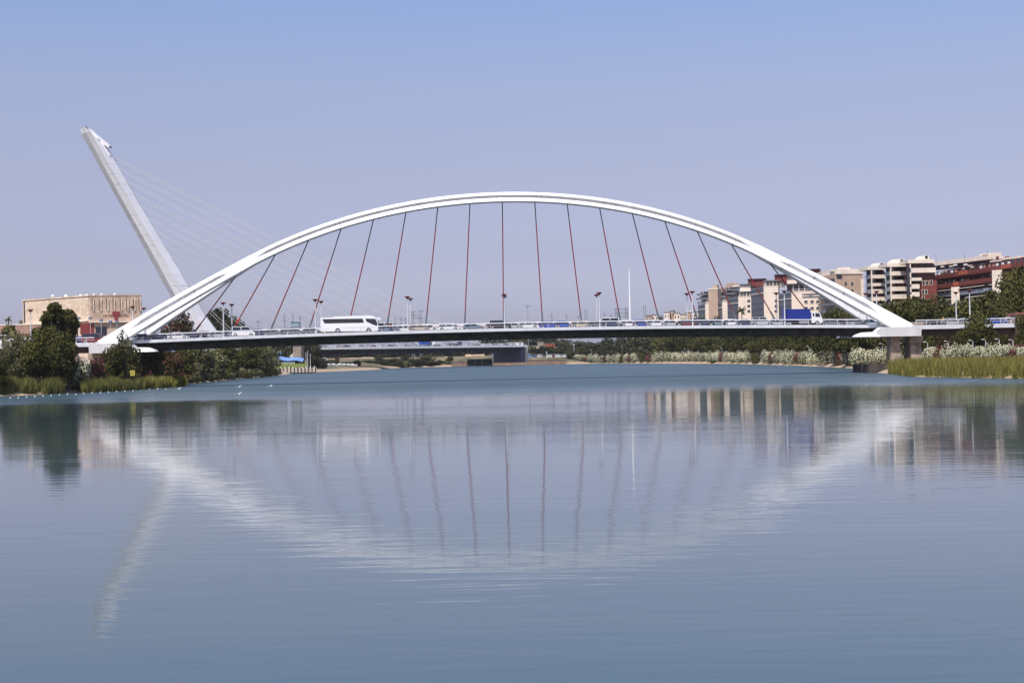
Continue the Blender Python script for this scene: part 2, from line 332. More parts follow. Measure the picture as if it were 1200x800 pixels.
deck_strip([(305.9, .75), (306.1, .75), (306.2, -.11), (305.8, -.11)], 'median_barrier', M_barrier)
deck_strip([(310.0, .85), (310.3, .85), (310.3, -.11), (310.0, -.11)], 'far_parapet', M_barrier)
xr = [x for x in xsd if abs(x - XC) < 75.5]
for yy, yb in ((300.75, 0), (310.85, 0)):
    mm = MB(); mm.rings([[(x, yy - .06, zdeck(x) + 1.0), (x, yy + .06, zdeck(x) + 1.0), (x, yy + .06, zdeck(x) + 1.17), (x, yy - .06, zdeck(x) + 1.17)] for x in xr])
    mm.build('handrail', M_rail, bridge)
    mm = MB()
    for k in range(1):
        zz = .5; mm.rings([[(x, yy - .015, zdeck(x) + zz), (x, yy + .015, zdeck(x) + zz), (x, yy + .015, zdeck(x) + zz + .03), (x, yy - .015, zdeck(x) + zz + .03)] for x in xr])
    x = XC - 75
    while x < XC + 75.2:
        mm.box(x - .025, x + .025, yy - .03, yy + .03, zdeck(x) - .0, zdeck(x) + 1.0); x += 6.0
    mm.build('railing_infill', M_rail, bridge)
# hangers fan out from the arch to the deck axis
for i in range(17):
    xt = KA * [-59.01, -50.64, -43.45, -36.4, -29.36, -22.33, -15.43, -8.46, -1.45, 5.55, 12.54, 19.53, 26.56, 33.53, 40.48, 47.78, 55.75][i]
    xb = XC - .3 + (i - 8) * 8.26
    A = Vector((xt, AY, zbot(xt) + .1 if abs(xt - XC) < XF else zbot(xt) + .3)); B_ = Vector((xb, AY, zdeck(xb) + .1)); D = (B_ - A)
    L = D.length; k1 = 0.30 if abs(i - 8) > 3 else 0.16; k2 = 1 - 3.3 / L
    h_ = MB().tube([A + D * k1, A + D * k2], 0.135, 6).build('hanger', M_red, bridge)
    MB().tube([A, A + D * k1], 0.12, 6).build('upper_dark_length', M_black, h_)  # top stretch of the hanger, near-black instead of red
    MB().tube([A + D * k2, B_], 0.2, 6).build('socket', M_sock, h_)
    if i in (0, 1):
        MB().tube([A + D * .78, A + D * .87], 0.2, 6).build('wrapping', mat('orange_wrap', (0.5, 0.05, 0.02), 0.6), h_)
# piers
def pier_mesh(x0, x1, y0, y1, z0, z1, tz):
    m_ = MB(); dx = (x1 - x0) * tz
    m_.hexa([(x0 - dx, y0, z0), (x1 + dx, y0, z0), (x1 + dx, y1, z0), (x0 - dx, y1, z0), (x0, y0, z1), (x1, y0, z1), (x1, y1, z1), (x0, y1, z1)]); return m_
for sgn in (-1, 1):
    for yy in (300.2, 310.8):
        xa = XC + sgn * 78.5
        xa = XC + sgn * (80.3 if yy < 305 else 83.2); pr = pier_mesh(xa - .85, xa + .85, yy - 1.6, yy + 1.6, 1.6, 7.35, .18).build('pier', M_conc, bridge)
        MB().box(xa - 1.0, xa + 1.0, yy - 1.7, yy + 1.7, 6.6, 7.0).build('pier_cap', M_conc, pr)
        xq = XC + sgn * (84.6 if yy < 305 else 87.0)
        pr = pier_mesh(xq - .95, xq + .95, yy - 1.4, yy + 1.4, 1.2, 7.0, .14).build('pier', M_conc, bridge)
        MB().box(xq - 1.25, xq + 1.25, yy - 1.9, yy + 1.9, 6.0, 7.33).build('pier_cap', M_conc, pr)
    xa = XC + sgn * 79.5
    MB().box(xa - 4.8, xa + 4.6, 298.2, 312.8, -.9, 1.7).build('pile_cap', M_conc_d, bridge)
# approach spans
for sgn in (-1, 1):
    xa, xb = sorted((XC + sgn * 85.15, XC + sgn * (107.5 if sgn > 0 else 210)))
    zt = 9.62
    MB().box(xa, xb, 300.9, 310.7, zt - .5, zt - .12).build('road_deck', M_asph, bridge)
    for a_, b_ in ((300.5, 300.9), (310.7, 311.1)): MB().box(xa, xb, a_, b_, zt - .85, zt).build('edge_beam', M_fascia, bridge)
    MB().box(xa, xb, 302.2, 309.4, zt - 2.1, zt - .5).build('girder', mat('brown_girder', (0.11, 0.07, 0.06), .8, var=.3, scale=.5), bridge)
    mm = MB(); mm.box(xa, xb, 300.6, 300.72, zt + .95, zt + 1.1); mm.box(xa, xb, 300.64, 300.68, zt + .5, zt + .56)
    x = xa
    while x < xb: mm.box(x, x + .06, 300.62, 300.7, zt, zt + .95); x += 2.2
    mm.build('handrail', M_rail, bridge)
    MB().box(xa, xb, 310.2, 310.5, zt - .12, zt + .9).build('far_parapet', M_conc, bridge)
    for xp in ([98.0] if sgn > 0 else [-107.0, -130.0, -155.0]):
        pier_mesh(xp - 1, xp + 1, 303, 308.5, 1.0, zt - 2.1, .05).build('pier', M_conc, bridge)
# brick stair tower at the end of the right approach
tw = thing('brick_tower', 'reddish brick tower at the right end of the approach span', 'tower')
TB = mat('reddish_brick', (0.30, 0.12, 0.09), .85, var=.3, scale=2.0)
p = P(1191, 405, 305)
for x0, x1, m_ in ((p.x - 1.3, p.x - .35, mat('pale_brick', (0.42, 0.27, 0.22), .85, var=.3, scale=2)), (p.x + .35, p.x + 1.5, TB)):
    MB().box(x0, x1, 300.4, 306, 1.0, 11.3).build('pillar', m_, tw)
MB().box(p.x - .35, p.x + .35, 301.5, 306, 1.0, 11.1).build('core', M_conc_d, tw)
MB().box(p.x - 1.5, p.x + 1.7, 300.2, 306.2, 11.3, 11.8).build('cap', TB, tw)
MB().box(108.2, 240, 300.5, 312.0, -1, 9.6).build('embankment', mat('embankment_soil', (0.16, 0.14, 0.08), .95, var=.4, scale=.4))
tag(bpy.data.objects['embankment'], 'earth embankment carrying the road beyond the right approach', kind='structure')

# ------------------------------------------------------------------ the cable-stayed bridge beyond
alam = thing('cable_stayed_bridge', 'tall white leaning pylon bridge with parallel stays behind the arch bridge', 'bridge')
YC = 790.0
lv = [(150.3, 93, 99.0, 101.0, 102.0), (156.5, 94.3, 100.8, 105.5, 107.5), (182, 108.3, 114.4, 120, 130.2), (240, 140.2, 146, 153.7, 163), (320, 184, 191, 200.5, 211.5), (355, 203.5, 210, 221.5, 230.8), (371, 212.5, 219, 230.5, 240.5), (392, 224.5, 231, 242, 256), (402, 229, 236, 248, 266)]
rr = []
for py, e1, e2, e3, e4 in lv:
    a, b_, c_, d_ = P(e1, py, YC), P(e2, py, YC - 4.4), P(e3, py, YC - 7.2), P(e4, py, YC - 1.5)
    z = a.z
    q = lambda p_, y_: Vector((p_.x, y_, z))
    rr.append([q(a, YC + 2.0), q(b_, YC - 4.6), q(c_, YC - 7.2), q(d_, YC - 1.5), q(d_, YC + 1.5), q(c_, YC + 7.2), q(b_, YC + 4.6), q(a, YC + 2.4)])
MPY = mat('pylon_white_paint', (0.72, 0.72, 0.75), 0.6, var=0.07, scale=0.05, stretch=(1, 1, .4))
pyl = MB().rings(rr).build('pylon', MPY, alam)
LVP = [l_[0] for l_ in lv]
for k in range(1, 19):
    py = 170 + k * 11.8; i0 = max(i for i in range(len(lv)) if LVP[i] <= py); i0 = min(i0, len(lv) - 2); f_ = (py - LVP[i0]) / (LVP[i0 + 1] - LVP[i0]); ra_ = [a.lerp(b2_, f_) for a, b2_ in zip(rr[i0], rr[i0 + 1])]; c_ = sum(ra_, Vector()) / 8
    MB().rings([[c_ + (v - c_) * 1.003 for v in ra_], [c_ + (v - c_) * 1.003 + Vector((.08, 0, -.14)) for v in ra_]]).build('segment_joint', mat('pylon_joint', (0.62, 0.62, 0.65), .7), pyl)
# head of the pylon: blunt tip, back slope to the beak, round eye
def pw(px, py, y): v = P(px, py, y); return Vector((v.x, y, v.z))
hd = [(100.6, 149.4), (102, 149.2), (128.5, 170.3), (127, 173), (121.2, 169.6), (129.6, 182.0), (118, 181.5), (104, 157)]
mb = MB(); fr = [pw(a, b_, YC - 3.4) for a, b_ in hd]; bk = [pw(a, b_, YC - 3.4) + Vector((0, 5.4, 0)) for a, b_ in hd]
mb.rings([fr, bk]); mb.build('pylon_head', MPY, alam)
e = pw(114.8, 164.7, YC - 3.55); mb = MB()
mb.rings([[e + Vector((1.2 * math.cos(t), 0, 1.2 * math.sin(t))) for t in np.linspace(0, 2 * math.pi, 14, endpoint=False)], [e + Vector((1.2 * math.cos(t), .28, 1.2 * math.sin(t))) for t in np.linspace(0, 2 * math.pi, 14, endpoint=False)]])
mb.build('round_opening', mat('grey_opening', (0.35, 0.35, 0.37), .7), alam)
mb = MB()
for k in range(1, len(lv) * 2 - 2):     # joints between the pylon's steel boxes
    pass
DA, DB = Vector((-178.0, 790.0, 0)), Vector((0.0, 962.0, 0)); DV = DB - DA; DU = DV.normalized(); DN = Vector((DU.y, -DU.x, 0))
def dk(t, off, z): v = DA + DV * t + DN * off; return Vector((v.x, v.y, z))
ZD = 13.4
def dbar(t0, t1, o0, o1, z0, z1, name, m, par=None, join=None):
    mm = join or MB(); mm.hexa([dk(t0, o0, z0), dk(t1, o0, z0), dk(t1, o1, z0), dk(t0, o1, z0), dk(t0, o0, z1), dk(t1, o0, z1), dk(t1, o1, z1), dk(t0, o1, z1)])
    return mm if join is not None else mm.build(name, m, par)
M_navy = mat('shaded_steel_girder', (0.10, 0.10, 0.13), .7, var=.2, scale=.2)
dbar(-.35, 1.0, -14, 14, ZD - .9, ZD - .1, 'road_deck', M_asph, alam)
dbar(-.35, 1.0, 14.0, 14.6, ZD - 1.3, ZD, 'edge_beam', M_white, alam)
dbar(-.35, 1.0, -14.6, -14.0, ZD - 1.3, ZD, 'edge_beam', M_white, alam)
dbar(-.35, 1.0, -4, 4, ZD - 4.4, ZD - .9, 'girder', M_navy, alam)
dbar(-.35, 1.0, -1.8, 1.8, ZD - .1, ZD + 1.5, 'raised_walkway', M_white, alam)
for i in range(46):
    t = -.02 + 1.0 * i / 45
    MB().hexa([dk(t, 3.9, ZD - 4), dk(t + .004, 3.9, ZD - 4), dk(t + .004, 13.9, ZD - 1.4), dk(t, 13.9, ZD - 1.4), dk(t, 3.9, ZD - .9), dk(t + .004, 3.9, ZD - .9), dk(t + .004, 13.9, ZD - .9), dk(t, 13.9, ZD - .9)]).build('deck_rib', mat('rib_steel', (0.16, 0.16, 0.20), .6), alam)
mm = MB()
for o in (14.3, -14.3):
    mm.hexa([dk(-.35, o, ZD + .95), dk(1, o, ZD + .95), dk(1, o + .12, ZD + .95), dk(-.35, o + .12, ZD + .95), dk(-.35, o, ZD + 1.1), dk(1, o, ZD + 1.1), dk(1, o + .12, ZD + 1.1), dk(-.35, o + .12, ZD + 1.1)])
    for i in range(110):
        t = -.34 + 1.33 * i / 109; mm.hexa([dk(t, o, ZD), dk(t + .0006, o, ZD), dk(t + .0006, o + .1, ZD), dk(t, o + .1, ZD), dk(t, o, ZD + .95), dk(t + .0006, o, ZD + .95), dk(t + .0006, o + .1, ZD + .95), dk(t, o + .1, ZD + .95)])
mm.build('handrail', M_rail, alam)
M_stay = mat('pale_stay_cable', (0.88, 0.84, 0.78), .5)
EP = [(182, 130.2), (240, 163), (320, 211.5), (355, 230.8), (371, 240.5)]
for i in range(13):
    py = 183.5 + i * 14.6; px = np.interp(py, [a for a, _ in EP], [b_ for _, b_ in EP]); A = P(px - .8, py, YC)
    t = .86 * (13 - i) / 13.2 + .03
    for o in (-2.1, 2.1):
        B_ = dk(t, o, ZD + 1.4); MB().tube([A + DN * o * .8, B_], 0.15, 5).build('stay_cable', M_stay, alam)
# the abutment on the far right
ab = [dk(1.0, -15, 0), dk(1.0, 12, 0), dk(1.012, 12, 0), dk(1.012, -15, 0)]
M_pale = mat('pale_concrete', (0.55, 0.47, 0.38), .85, var=.25, scale=.15)
MB().prism([(v.x, v.y) for v in ab], 2, ZD - .2).build('abutment', mat('pale_abutment', (.66, .57, .46), .85, var=.2, scale=.15), alam)
dbar(.985, .9995, -14.5, 12.3, 2, ZD - 1.35, 'abutment_shade_slab', M_navy, alam)  # dark slab paints in the shade on the abutment's left face
tag(alam)

# ------------------------------------------------------------------ lamp posts with red dishes
def lamp_proto(H):
    t = thing('street_lamp', 'x', 'street lamp', 'dish-topped street lamps along the bridge')
    MB().tube([(0, 0, 0), (0, 0, H * .5), (0, 0, H)], [.16, .13, .09], 8).build('pole', M_pole, t)
    d = MB().lathe((0, 0, H), [(.08, 0), (.2, .12), (.42, .3), (.55, .42)], 12).build('lamp_bowl', M_dishu, t)
    MB().lathe((0, 0, H + .43), [(.3, 0), (.62, .02), (.62, .1), (.1, .16)], 12).build('dish', M_dish, d)
    snap(t); return t
lp = lamp_proto(6.6); first = True
lampspec = [(36, 'near', 'front red-dished lamp post rising over the trees at the far left'), (154, 'near', 'front lamp post before the beige theatre at the left leg'), (262, 'near', 'front lamp post of the pair right of the leaning pylon foot'),
            (370, 'near', 'front lamp post of the pair just behind the white coach'), (478, 'near', 'front lamp post of the pair by the lattice gantry right of the coach'),
            (591.5, 'near', 'front lamp post at the middle hanger of the arch'), (703, 'near', 'front lamp post left of the tall white mast'), (812, 'near', 'front lamp post of the pair left of the cream apartments'),
            (920, 'near', 'front lamp post passing before the blue truck body'), (1137, 'near', 'right hand lamp post of the pair over the right approach span')]
for px, row, lab in lampspec:
    for far in (0, 1):
        Y = 300.95 if not far else 310.15
        q = P(px, 384, 300.95); x = q.x if not far else q.x
        if px == 154: x += .3
        if px == 1137 and far: lab2 = 'left hand lamp post of the pair over the right approach span'
        else: lab2 = lab.replace('front lamp post', 'rear lamp post').replace('front red-dished', 'rear red-dished')
        t = lp if first else dup(lp); first = False
        t['label'] = lab2 if far else lab; z = zdeck(x) if abs(x - XC) < 84 else 9.6
        t.location = (x, Y, z - .02)
t = dup(lp, 'front lamp post before the balconied apartments, beside the right leg'); q = P(1028, 380, 300.95); t.location = (q.x, 300.95, zdeck(q.x) - .1)
t = dup(lp, 'rear lamp post before the balconied apartments, beside the right leg'); t.location = (q.x, 310.15, zdeck(q.x) - .1)

# ------------------------------------------------------------------ vehicles
PAINT = {k: mat('paint_' + k, v, .28, coat=.6) for k, v in dict(white=(.75, .75, .76), silver=(.42, .44, .46), grey=(.16, .18, .20), black=(.015, .015, .018), navy=(.02, .035, .10), blue=(.02, .07, .42),
         red=(.30, .02, .02), maroon=(.16, .015, .02), beige=(.50, .43, .33), slate=(.14, .20, .28), paleblue=(.40, .48, .56)).items()}
def car_proto(kind, L, Wd, H, roof, hood, tail, belt=.56):
    """side profile (x forward, z up) lofted across the width; cabin narrows to the roof"""
    t = thing('car', 'x', 'car'); hw = Wd / 2; z0 = .22; zb = H * belt
    x0, x1 = -L / 2, L / 2
    low = [(x0 + .02, z0 + .12), (x0, zb * .75), (x0 + .05, zb), (x1 - hood * .9, zb + .03), (x1 - .12, zb * .78), (x1, zb * .55), (x1 - .04, z0 + .1), (x1 - .3, z0), (x0 + .3, z0)]
    mb = MB(); n = len(low)
    ys = [-hw + .07, -hw, hw, hw - .07]; sc = [.985, 1, 1, .985]
    mb.rings([[(x * s, y, z if s == 1 else (z - .0)) for x, z in low] for y, s in zip(ys, sc)])
    # roof shell and pillars
    rx0, rx1 = x0 + tail, x1 - hood - roof
    mb.hexa([(rx0, -hw + .2, H - .07), (rx1, -hw + .2, H - .07), (rx1, hw - .2, H - .07), (rx0, hw - .2, H - .07), (rx0 + .12, -hw + .26, H), (rx1 - .15, -hw + .26, H), (rx1 - .15, hw - .26, H), (rx0 + .12, hw - .26, H)])
    bx0, bx1 = x0 + .1, x1 - hood
    for s in (-1, 1):
        for (a, b_) in ((bx0, rx0), ((bx0 + bx1) / 2 - .1, (rx0 + rx1) / 2), (bx1 - .08, rx1 - .06)):
            mb.hexa([(a, s * (hw - .04), zb), (a + .1, s * (hw - .04), zb), (a + .1, s * (hw - .12), zb), (a, s * (hw - .12), zb), (b_, s * (hw - .19), H - .05), (b_ + .1, s * (hw - .19), H - .05), (b_ + .1, s * (hw - .27), H - .05), (b_, s * (hw - .27), H - .05)])
    body = mb.build('body', PAINT['white'], t, smooth=False)
    body.material_slots[0].link = 'OBJECT'
    MB().hexa([(bx0 + .03, -hw + .07, zb), (bx1 - .03, -hw + .07, zb), (bx1 - .03, hw - .07, zb), (bx0 + .03, hw - .07, zb), (rx0 + .03, -hw + .22, H - .06), (rx1 - .03, -hw + .22, H - .06), (rx1 - .03, hw - .22, H - .06), (rx0 + .03, hw - .22, H - .06)]).build('windows', M_glass, t)
    wr = .33 if H < 1.7 else .38
    for wx in (x0 + .8, x1 - .85):
        for s in (-1, 1):
            w_ = MB(); w_.rings([[(wr * math.cos(a), y, wr * math.sin(a)) for a in np.linspace(0, 2 * math.pi, 14, endpoint=False)] for y in (-.11, .11)])
            wo = w_.build('wheel', M_tyre, t, loc=(wx, s * (hw - .1), wr))
            r2 = MB(); r2.rings([[(wr * .62 * math.cos(a), y, wr * .62 * math.sin(a)) for a in np.linspace(0, 2 * math.pi, 10, endpoint=False)] for y in (-.125, .125)]); r2.build('rim', M_rim, wo)
    for s in (-1, 1):
        MB().box(x1 - .22, x1 - .02, s * (hw - .32) - .17, s * (hw - .32) + .17, zb * .62, zb * .78).build('headlight', M_hl, t)
        MB().box(x0 - .02, x0 + .12, s * (hw - .2) - .15, s * (hw - .2) + .15, zb * .7, zb * .95).build('tail_light', M_tl, t)
    MB().box(x0 + .3, x1 - .3, -hw + .1, hw - .1, .18, z0 + .02).build('underside', M_tyre, t)
    snap(t); return t
PR = dict(hatchback=car_proto('hatchback', 3.9, 1.7, 1.46, .75, .85, .35), saloon=car_proto('saloon', 4.4, 1.75, 1.43, .8, 1.15, 1.1), estate=car_proto('estate', 4.5, 1.78, 1.50, .75, 1.1, .35),
          suv=car_proto('suv', 4.7, 1.9, 1.82, .6, 1.1, .3, .55), van=car_proto('van', 4.9, 1.95, 2.1, .55, .75, .1, .55))
used = set()
def place_car(kind, col, px, lab, row='near', flip=False, Y=None, group='vehicles queuing on the arch bridge', x=None, z=None):
    p_ = PR[kind]; t = p_ if kind not in used else dup(p_); used.add(kind)
    Y = Y or {'near': 302.6, 'mid': 304.85, 'far': 308.0}[row]
    q = P(px, 384, 304.3); X_ = (px - 600) * Y / F + (q.x - (px - 600) * 304.3 / F)
    t.location = (X_, Y, (zdeck(X_) if abs(X_ - XC) < 84 else 9.62) - .12); t.rotation_euler = (0, 0, math.pi if flip else 0)
    t['label'] = lab; t['group'] = group; t['category'] = 'van' if kind == 'van' else 'car'
    for c in [o for o in (kids_fast(t))]:
        if c.name.startswith('body'): c.material_slots[0].link = 'OBJECT'; c.material_slots[0].material = PAINT[col]
    return t
def kids_fast(t):
    return [c for c in LAST_KIDS(t)]
def LAST_KIDS(t): return t.children
cars = []      # (px, kind, colour) along the near lane from left to right
near = [(84, 'hatchback', 'navy'), (97, 'hatchback', 'blue'), (110, 'van', 'maroon'), (157, 'saloon', 'white'), (170, 'hatchback', 'slate'), (186, 'saloon', 'navy'), (209, 'estate', 'white'), (229, 'hatchback', 'navy'), (243, 'hatchback', 'black'), (256, 'saloon', 'silver'),
        (272, 'hatchback', 'slate'), (286, 'van', 'white'), (305, 'hatchback', 'navy'), (321, 'saloon', 'grey'), (345, 'estate', 'grey'), (366, 'hatchback', 'grey'),
        (456, 'saloon', 'slate'), (492, 'estate', 'beige'), (526, 'estate', 'white'), (555, 'saloon', 'slate'), (586, 'suv', 'black'), (602, 'hatchback', 'silver'), (619, 'estate', 'white'), (644, 'saloon', 'blue'), (661, 'hatchback', 'blue'),
        (681, 'estate', 'beige'), (699, 'hatchback', 'grey'), (717, 'saloon', 'navy'), (737, 'hatchback', 'white'), (752, 'hatchback', 'blue'), (769, 'estate', 'white'), (787, 'saloon', 'silver'), (804, 'saloon', 'maroon'), (826, 'hatchback', 'navy'), (840, 'hatchback', 'slate'),
        (857, 'hatchback', 'white'), (875, 'saloon', 'navy'), (893, 'suv', 'silver'), (911, 'saloon', 'silver'), (975, 'saloon', 'grey'), (1003, 'estate', 'silver')]
CN = dict(white='white', silver='silver', grey='dark grey', black='black', navy='navy blue', blue='bright blue', red='red', maroon='dark red', beige='beige', slate='grey-blue')
KN = dict(hatchback='hatchback', saloon='saloon car', estate='estate car', suv='tall off-road car', van='van')
bus_i = [i for i, c_ in enumerate(near) if c_[0] < 400]; 
cnt = {}
for i, (px, kd, cl) in enumerate(near):
    if px < 120: lab = f"{CN[cl]} {KN[kd]} on the left approach span, {['third','second','nearest'][i]} from the end block"
    elif px < 376: lab = f"{CN[cl]} {KN[kd]}, {ordn(len(bus_i) - 1 - i)} vehicle behind the coach in the front lane"
    elif px < 917: lab = f"{CN[cl]} {KN[kd]}, {ordn(i - len(bus_i))} vehicle ahead of the coach in front lane"
    else: lab = f"{CN[cl]} {KN[kd]}, {ordn(i - [j for j, c_ in enumerate(near) if c_[0] < 917][-1] - 1)} vehicle ahead of the blue truck on the arch bridge"
    place_car(kd, cl, px, lab)
far = [(142, 'hatchback', 'white'), (178, 'hatchback', 'paleblue'), (200, 'saloon', 'navy'), (222, 'saloon', 'white'), (240, 'hatchback', 'white'), (262, 'saloon', 'silver'), (296, 'saloon', 'white'), (313, 'hatchback', 'silver'), (333, 'saloon', 'navy'), (358, 'saloon', 'white'), (448, 'van', 'white'), (465, 'hatchback', 'white'),
       (574, 'saloon', 'white'), (598, 'hatchback', 'white'), (630, 'saloon', 'black'), (652, 'hatchback', 'white'), (712, 'van', 'white'), (730, 'saloon', 'black'), (760, 'saloon', 'paleblue'), (780, 'estate', 'white'), (814, 'suv', 'black'), (832, 'hatchback', 'black'), (848, 'saloon', 'paleblue'), (884, 'hatchback', 'white'), (990, 'saloon', 'black'), (1012, 'hatchback', 'white')]
CN['paleblue'] = 'pale blue'
for i, (px, kd, cl) in enumerate(far):
    place_car(kd, cl, px, f"{CN[cl]} {KN[kd]} half hidden in the rear lane, {ordn(i)} from its left end", 'far', True)
g_ = random.Random(21); i = 0; px = 168
while px < 1016:
    px += g_.uniform(21, 30)
    if 368 < px < 456 or 905 < px < 975: continue
    cl = g_.choice(['white', 'white', 'silver', 'white', 'paleblue', 'silver', 'black', 'navy', 'beige', 'white']); kd = g_.choice(['hatchback', 'saloon', 'estate', 'hatchback', 'saloon'])
    place_car(kd, cl, px, f"{CN[cl]} {KN[kd]} in the middle lane, {ordn(i)} from its left end", 'mid'); i += 1
ra = [(1096, 'saloon', 'black', 'far', 'black saloon car in the rear lane just right of the right end block'), (1116, 'estate', 'silver', 'near', 'silver estate car left of the twin lamp posts on the right approach span'), (1131, 'saloon', 'paleblue', 'near', 'pale blue saloon car under the twin lamp posts on the right approach span'),
      (1167, 'saloon', 'blue', 'near', 'bright blue saloon car on the right approach span next to the bushy tree'), (1180, 'hatchback', 'silver', 'far', 'silver hatchback in the rear lane beside the brick tower'), (1189, 'estate', 'white', 'mid', 'white estate car level with the brick tower on the right approach span'),
      (2, 'van', 'white', 'near', 'white van at the left edge of the photo, above the olive tree'), (33, 'hatchback', 'white', 'far', 'white hatchback glimpsed between the trees on the left approach span')]
for px, kd, cl, row, lab in ra: place_car(kd, cl, px, lab, row, group='vehicles on the approach spans')

# coach ---------------------------------------------------------
def wheel(par, x, y, r_, w_=.28):
    m_ = MB(); m_.rings([[(r_ * math.cos(a), yy, r_ * math.sin(a)) for a in np.linspace(0, 2 * math.pi, 18, endpoint=False)] for yy in (-w_ / 2, w_ / 2)])
    o = m_.build('wheel', M_tyre, par, loc=(x, y, r_)); m_ = MB()
    m_.rings([[(r_ * .6 * math.cos(a), yy, r_ * .6 * math.sin(a)) for a in np.linspace(0, 2 * math.pi, 12, endpoint=False)] for yy in (-w_ / 2 - .02, w_ / 2 + .02)]); m_.build('rim', M_rim, o); return o
coach = thing('coach', 'long white touring coach with a dark window band on the arch bridge', 'coach')
q = P(410.5, 389, 303.6); coach.location = (q.x, 303.4, zdeck(q.x) - .12); coach.rotation_euler = (0, math.atan(-1.5 * q.x / 4900), 0)
prof = [(-6.05, .42), (-6.1, 1.1), (-6.08, 3.1), (-5.9, 3.24), (-1.6, 3.32), (-.6, 3.52), (3.9, 3.6), (4.9, 3.5), (5.5, 3.15), (5.95, 2.3), (6.05, 1.4), (6.08, .6), (5.95, .36), (-5.9, .34)]
mb = MB(); mb.rings([[(x * (.985 if abs(y) > 1.2 else 1), y, z - (.07 if (abs(y) > 1.2 and z > 3) else 0)) for x, z in prof] for y in (-1.26, -1.1, 1.1, 1.26)])
mb.build('body', mat('coach_white', (.78, .78, .79), .25, coat=.6), coach)
for s in (-1, 1):
    y = s * 1.265
    ov = lambda pts: [(x, y, z) for x, z in pts]; ou = lambda pts, d: [(x, y + s * d, z) for x, z in pts]
    wb = [(-5.65, 2.95), (-5.2, 2.05), (3.05, 2.12), (2.75, 3.0)]
    MB().rings([ov(wb), ou(wb, .012)]).build('window_band', M_glass, coach)
    wf = [(3.3, 2.98), (3.55, 2.35), (5.1, 1.62), (5.75, 1.45), (5.85, 1.95), (5.4, 2.92)]
    MB().rings([ov(wf), ou(wf, .012)]).build('driver_window', M_glass, coach)
    for a in (-4.3, -2.9, -1.5, -.1, 1.3): MB().box(a, a + .05, min(y, y + s * .02), max(y, y + s * .02), 2.08, 2.98).build('window_post', M_black, coach)
    mb = MB()
    for a in (-4.9, -2.2, -.7, .8, 2.3): mb.box(a, a + .03, min(y - .01 * s, y + .008 * s), max(y - .01 * s, y + .008 * s), .45, 1.1)
    mb.box(-6, 5.8, min(y - .01 * s, y + .009 * s), max(y - .01 * s, y + .009 * s), 1.12, 1.16); mb.build('locker_seams', mat('seam_grey', (.3, .3, .3), .6), coach)
    MB().box(5.75, 6.35, s * 1.3 - .1, s * 1.3 + .1, 2.75, 3.2).build('mirror', PAINT['white'], coach)
    wheel(coach, -2.45, s * 1.12, .52); wheel(coach, 4.0, s * 1.12, .52)
    MB().box(6.0, 6.1, s * .85 - .22, s * .85 + .22, .75, .98).build('headlight', M_hl, coach)
    MB().box(-6.13, -6.05, s * 1.0 - .14, s * 1.0 + .14, .95, 1.5).build('tail_light', M_tl, coach)
mb = MB(); mb.rings([[(5.56, y, 3.02), (6.02, y, 2.25), (6.12, y, 1.45), (6.0, y, 1.45), (5.9, y, 2.25), (5.46, y, 3.02)] for y in (-1.08, 1.08)]); mb.build('windscreen', M_glass, coach)
MB().box(-6.12, -6.06, -.95, .95, 2.2, 2.95).build('rear_window', M_glass, coach)
MB().box(-3.2, -.9, -.85, .85, 3.25, 3.45).build('roof_unit', PAINT['white'], coach)
# box truck -----------------------------------------------------
tr = thing('box_truck', 'white cab lorry with a plain deep blue box body on the arch bridge', 'truck')
q = P(940.5, 380, 303.8); tr.location = (q.x, 303.4, zdeck(q.x) - .12)
MB().box(-4.1, 1.35, -1.22, 1.22, 1.15, 3.45).build('cargo_box', mat('cargo_blue', (.009, .024, .22), .45), tr)
mb = MB()
for x in (-4.12, 1.30): mb.box(x - .03, x + .06, -1.25, 1.25, 1.13, 3.48)
for z in (1.12, 3.42):
    for s in (-1, 1): mb.box(-4.1, 1.35, s * 1.235 - .02, s * 1.235 + .02, z, z + .07)
mb.build('box_trim', mat('trim_blue', (.015, .045, .30), .4), tr)
mb = MB(); cp = [(1.6, .55), (1.6, 2.75), (1.85, 2.85), (2.9, 2.85), (3.35, 2.55), (3.72, 1.75), (3.85, 1.2), (3.85, .55), (3.6, .4)]
mb.rings([[(x, y, z) for x, z in cp] for y in (-1.15, 1.15)]); mb.build('cab', PAINT['white'], tr)
for s in (-1, 1):
    y = s * 1.152
    for wpts in ([(1.85, 2.55), (1.85, 1.85), (2.2, 1.85), (2.2, 2.55)], [(2.4, 2.6), (2.4, 1.75), (3.45, 1.75), (3.2, 2.5)]):
        MB().rings([[(x, y, z) for x, z in wpts], [(x, y + s * .015, z) for x, z in wpts]]).build('side_window', M_glass, tr)
    wheel(tr, -2.9, s * 1.02, .48); wheel(tr, 2.75, s * 1.02, .48)
    MB().box(3.6, 3.8, s * 1.25 - .08, s * 1.25 + .08, 1.9, 2.5).build('mirror', M_black, tr)
    MB().box(3.84, 3.9, s * .85 - .18, s * .85 + .18, .7, .9).build('headlight', M_hl, tr)
mb = MB(); mb.rings([[(3.38, y, 2.5), (3.74, y, 1.8), (3.78, y, 1.8), (3.42, y, 2.54)] for y in (-1.0, 1.0)]); mb.build('windscreen', M_glass, tr)
MB().box(-4.0, 1.6, -.5, .5, .75, 1.15).build('chassis', M_black, tr)
MB().box(-1.0, 1.0, -1.15, -.5, .45, 1.05).build('fuel_tank', M_rim, tr)

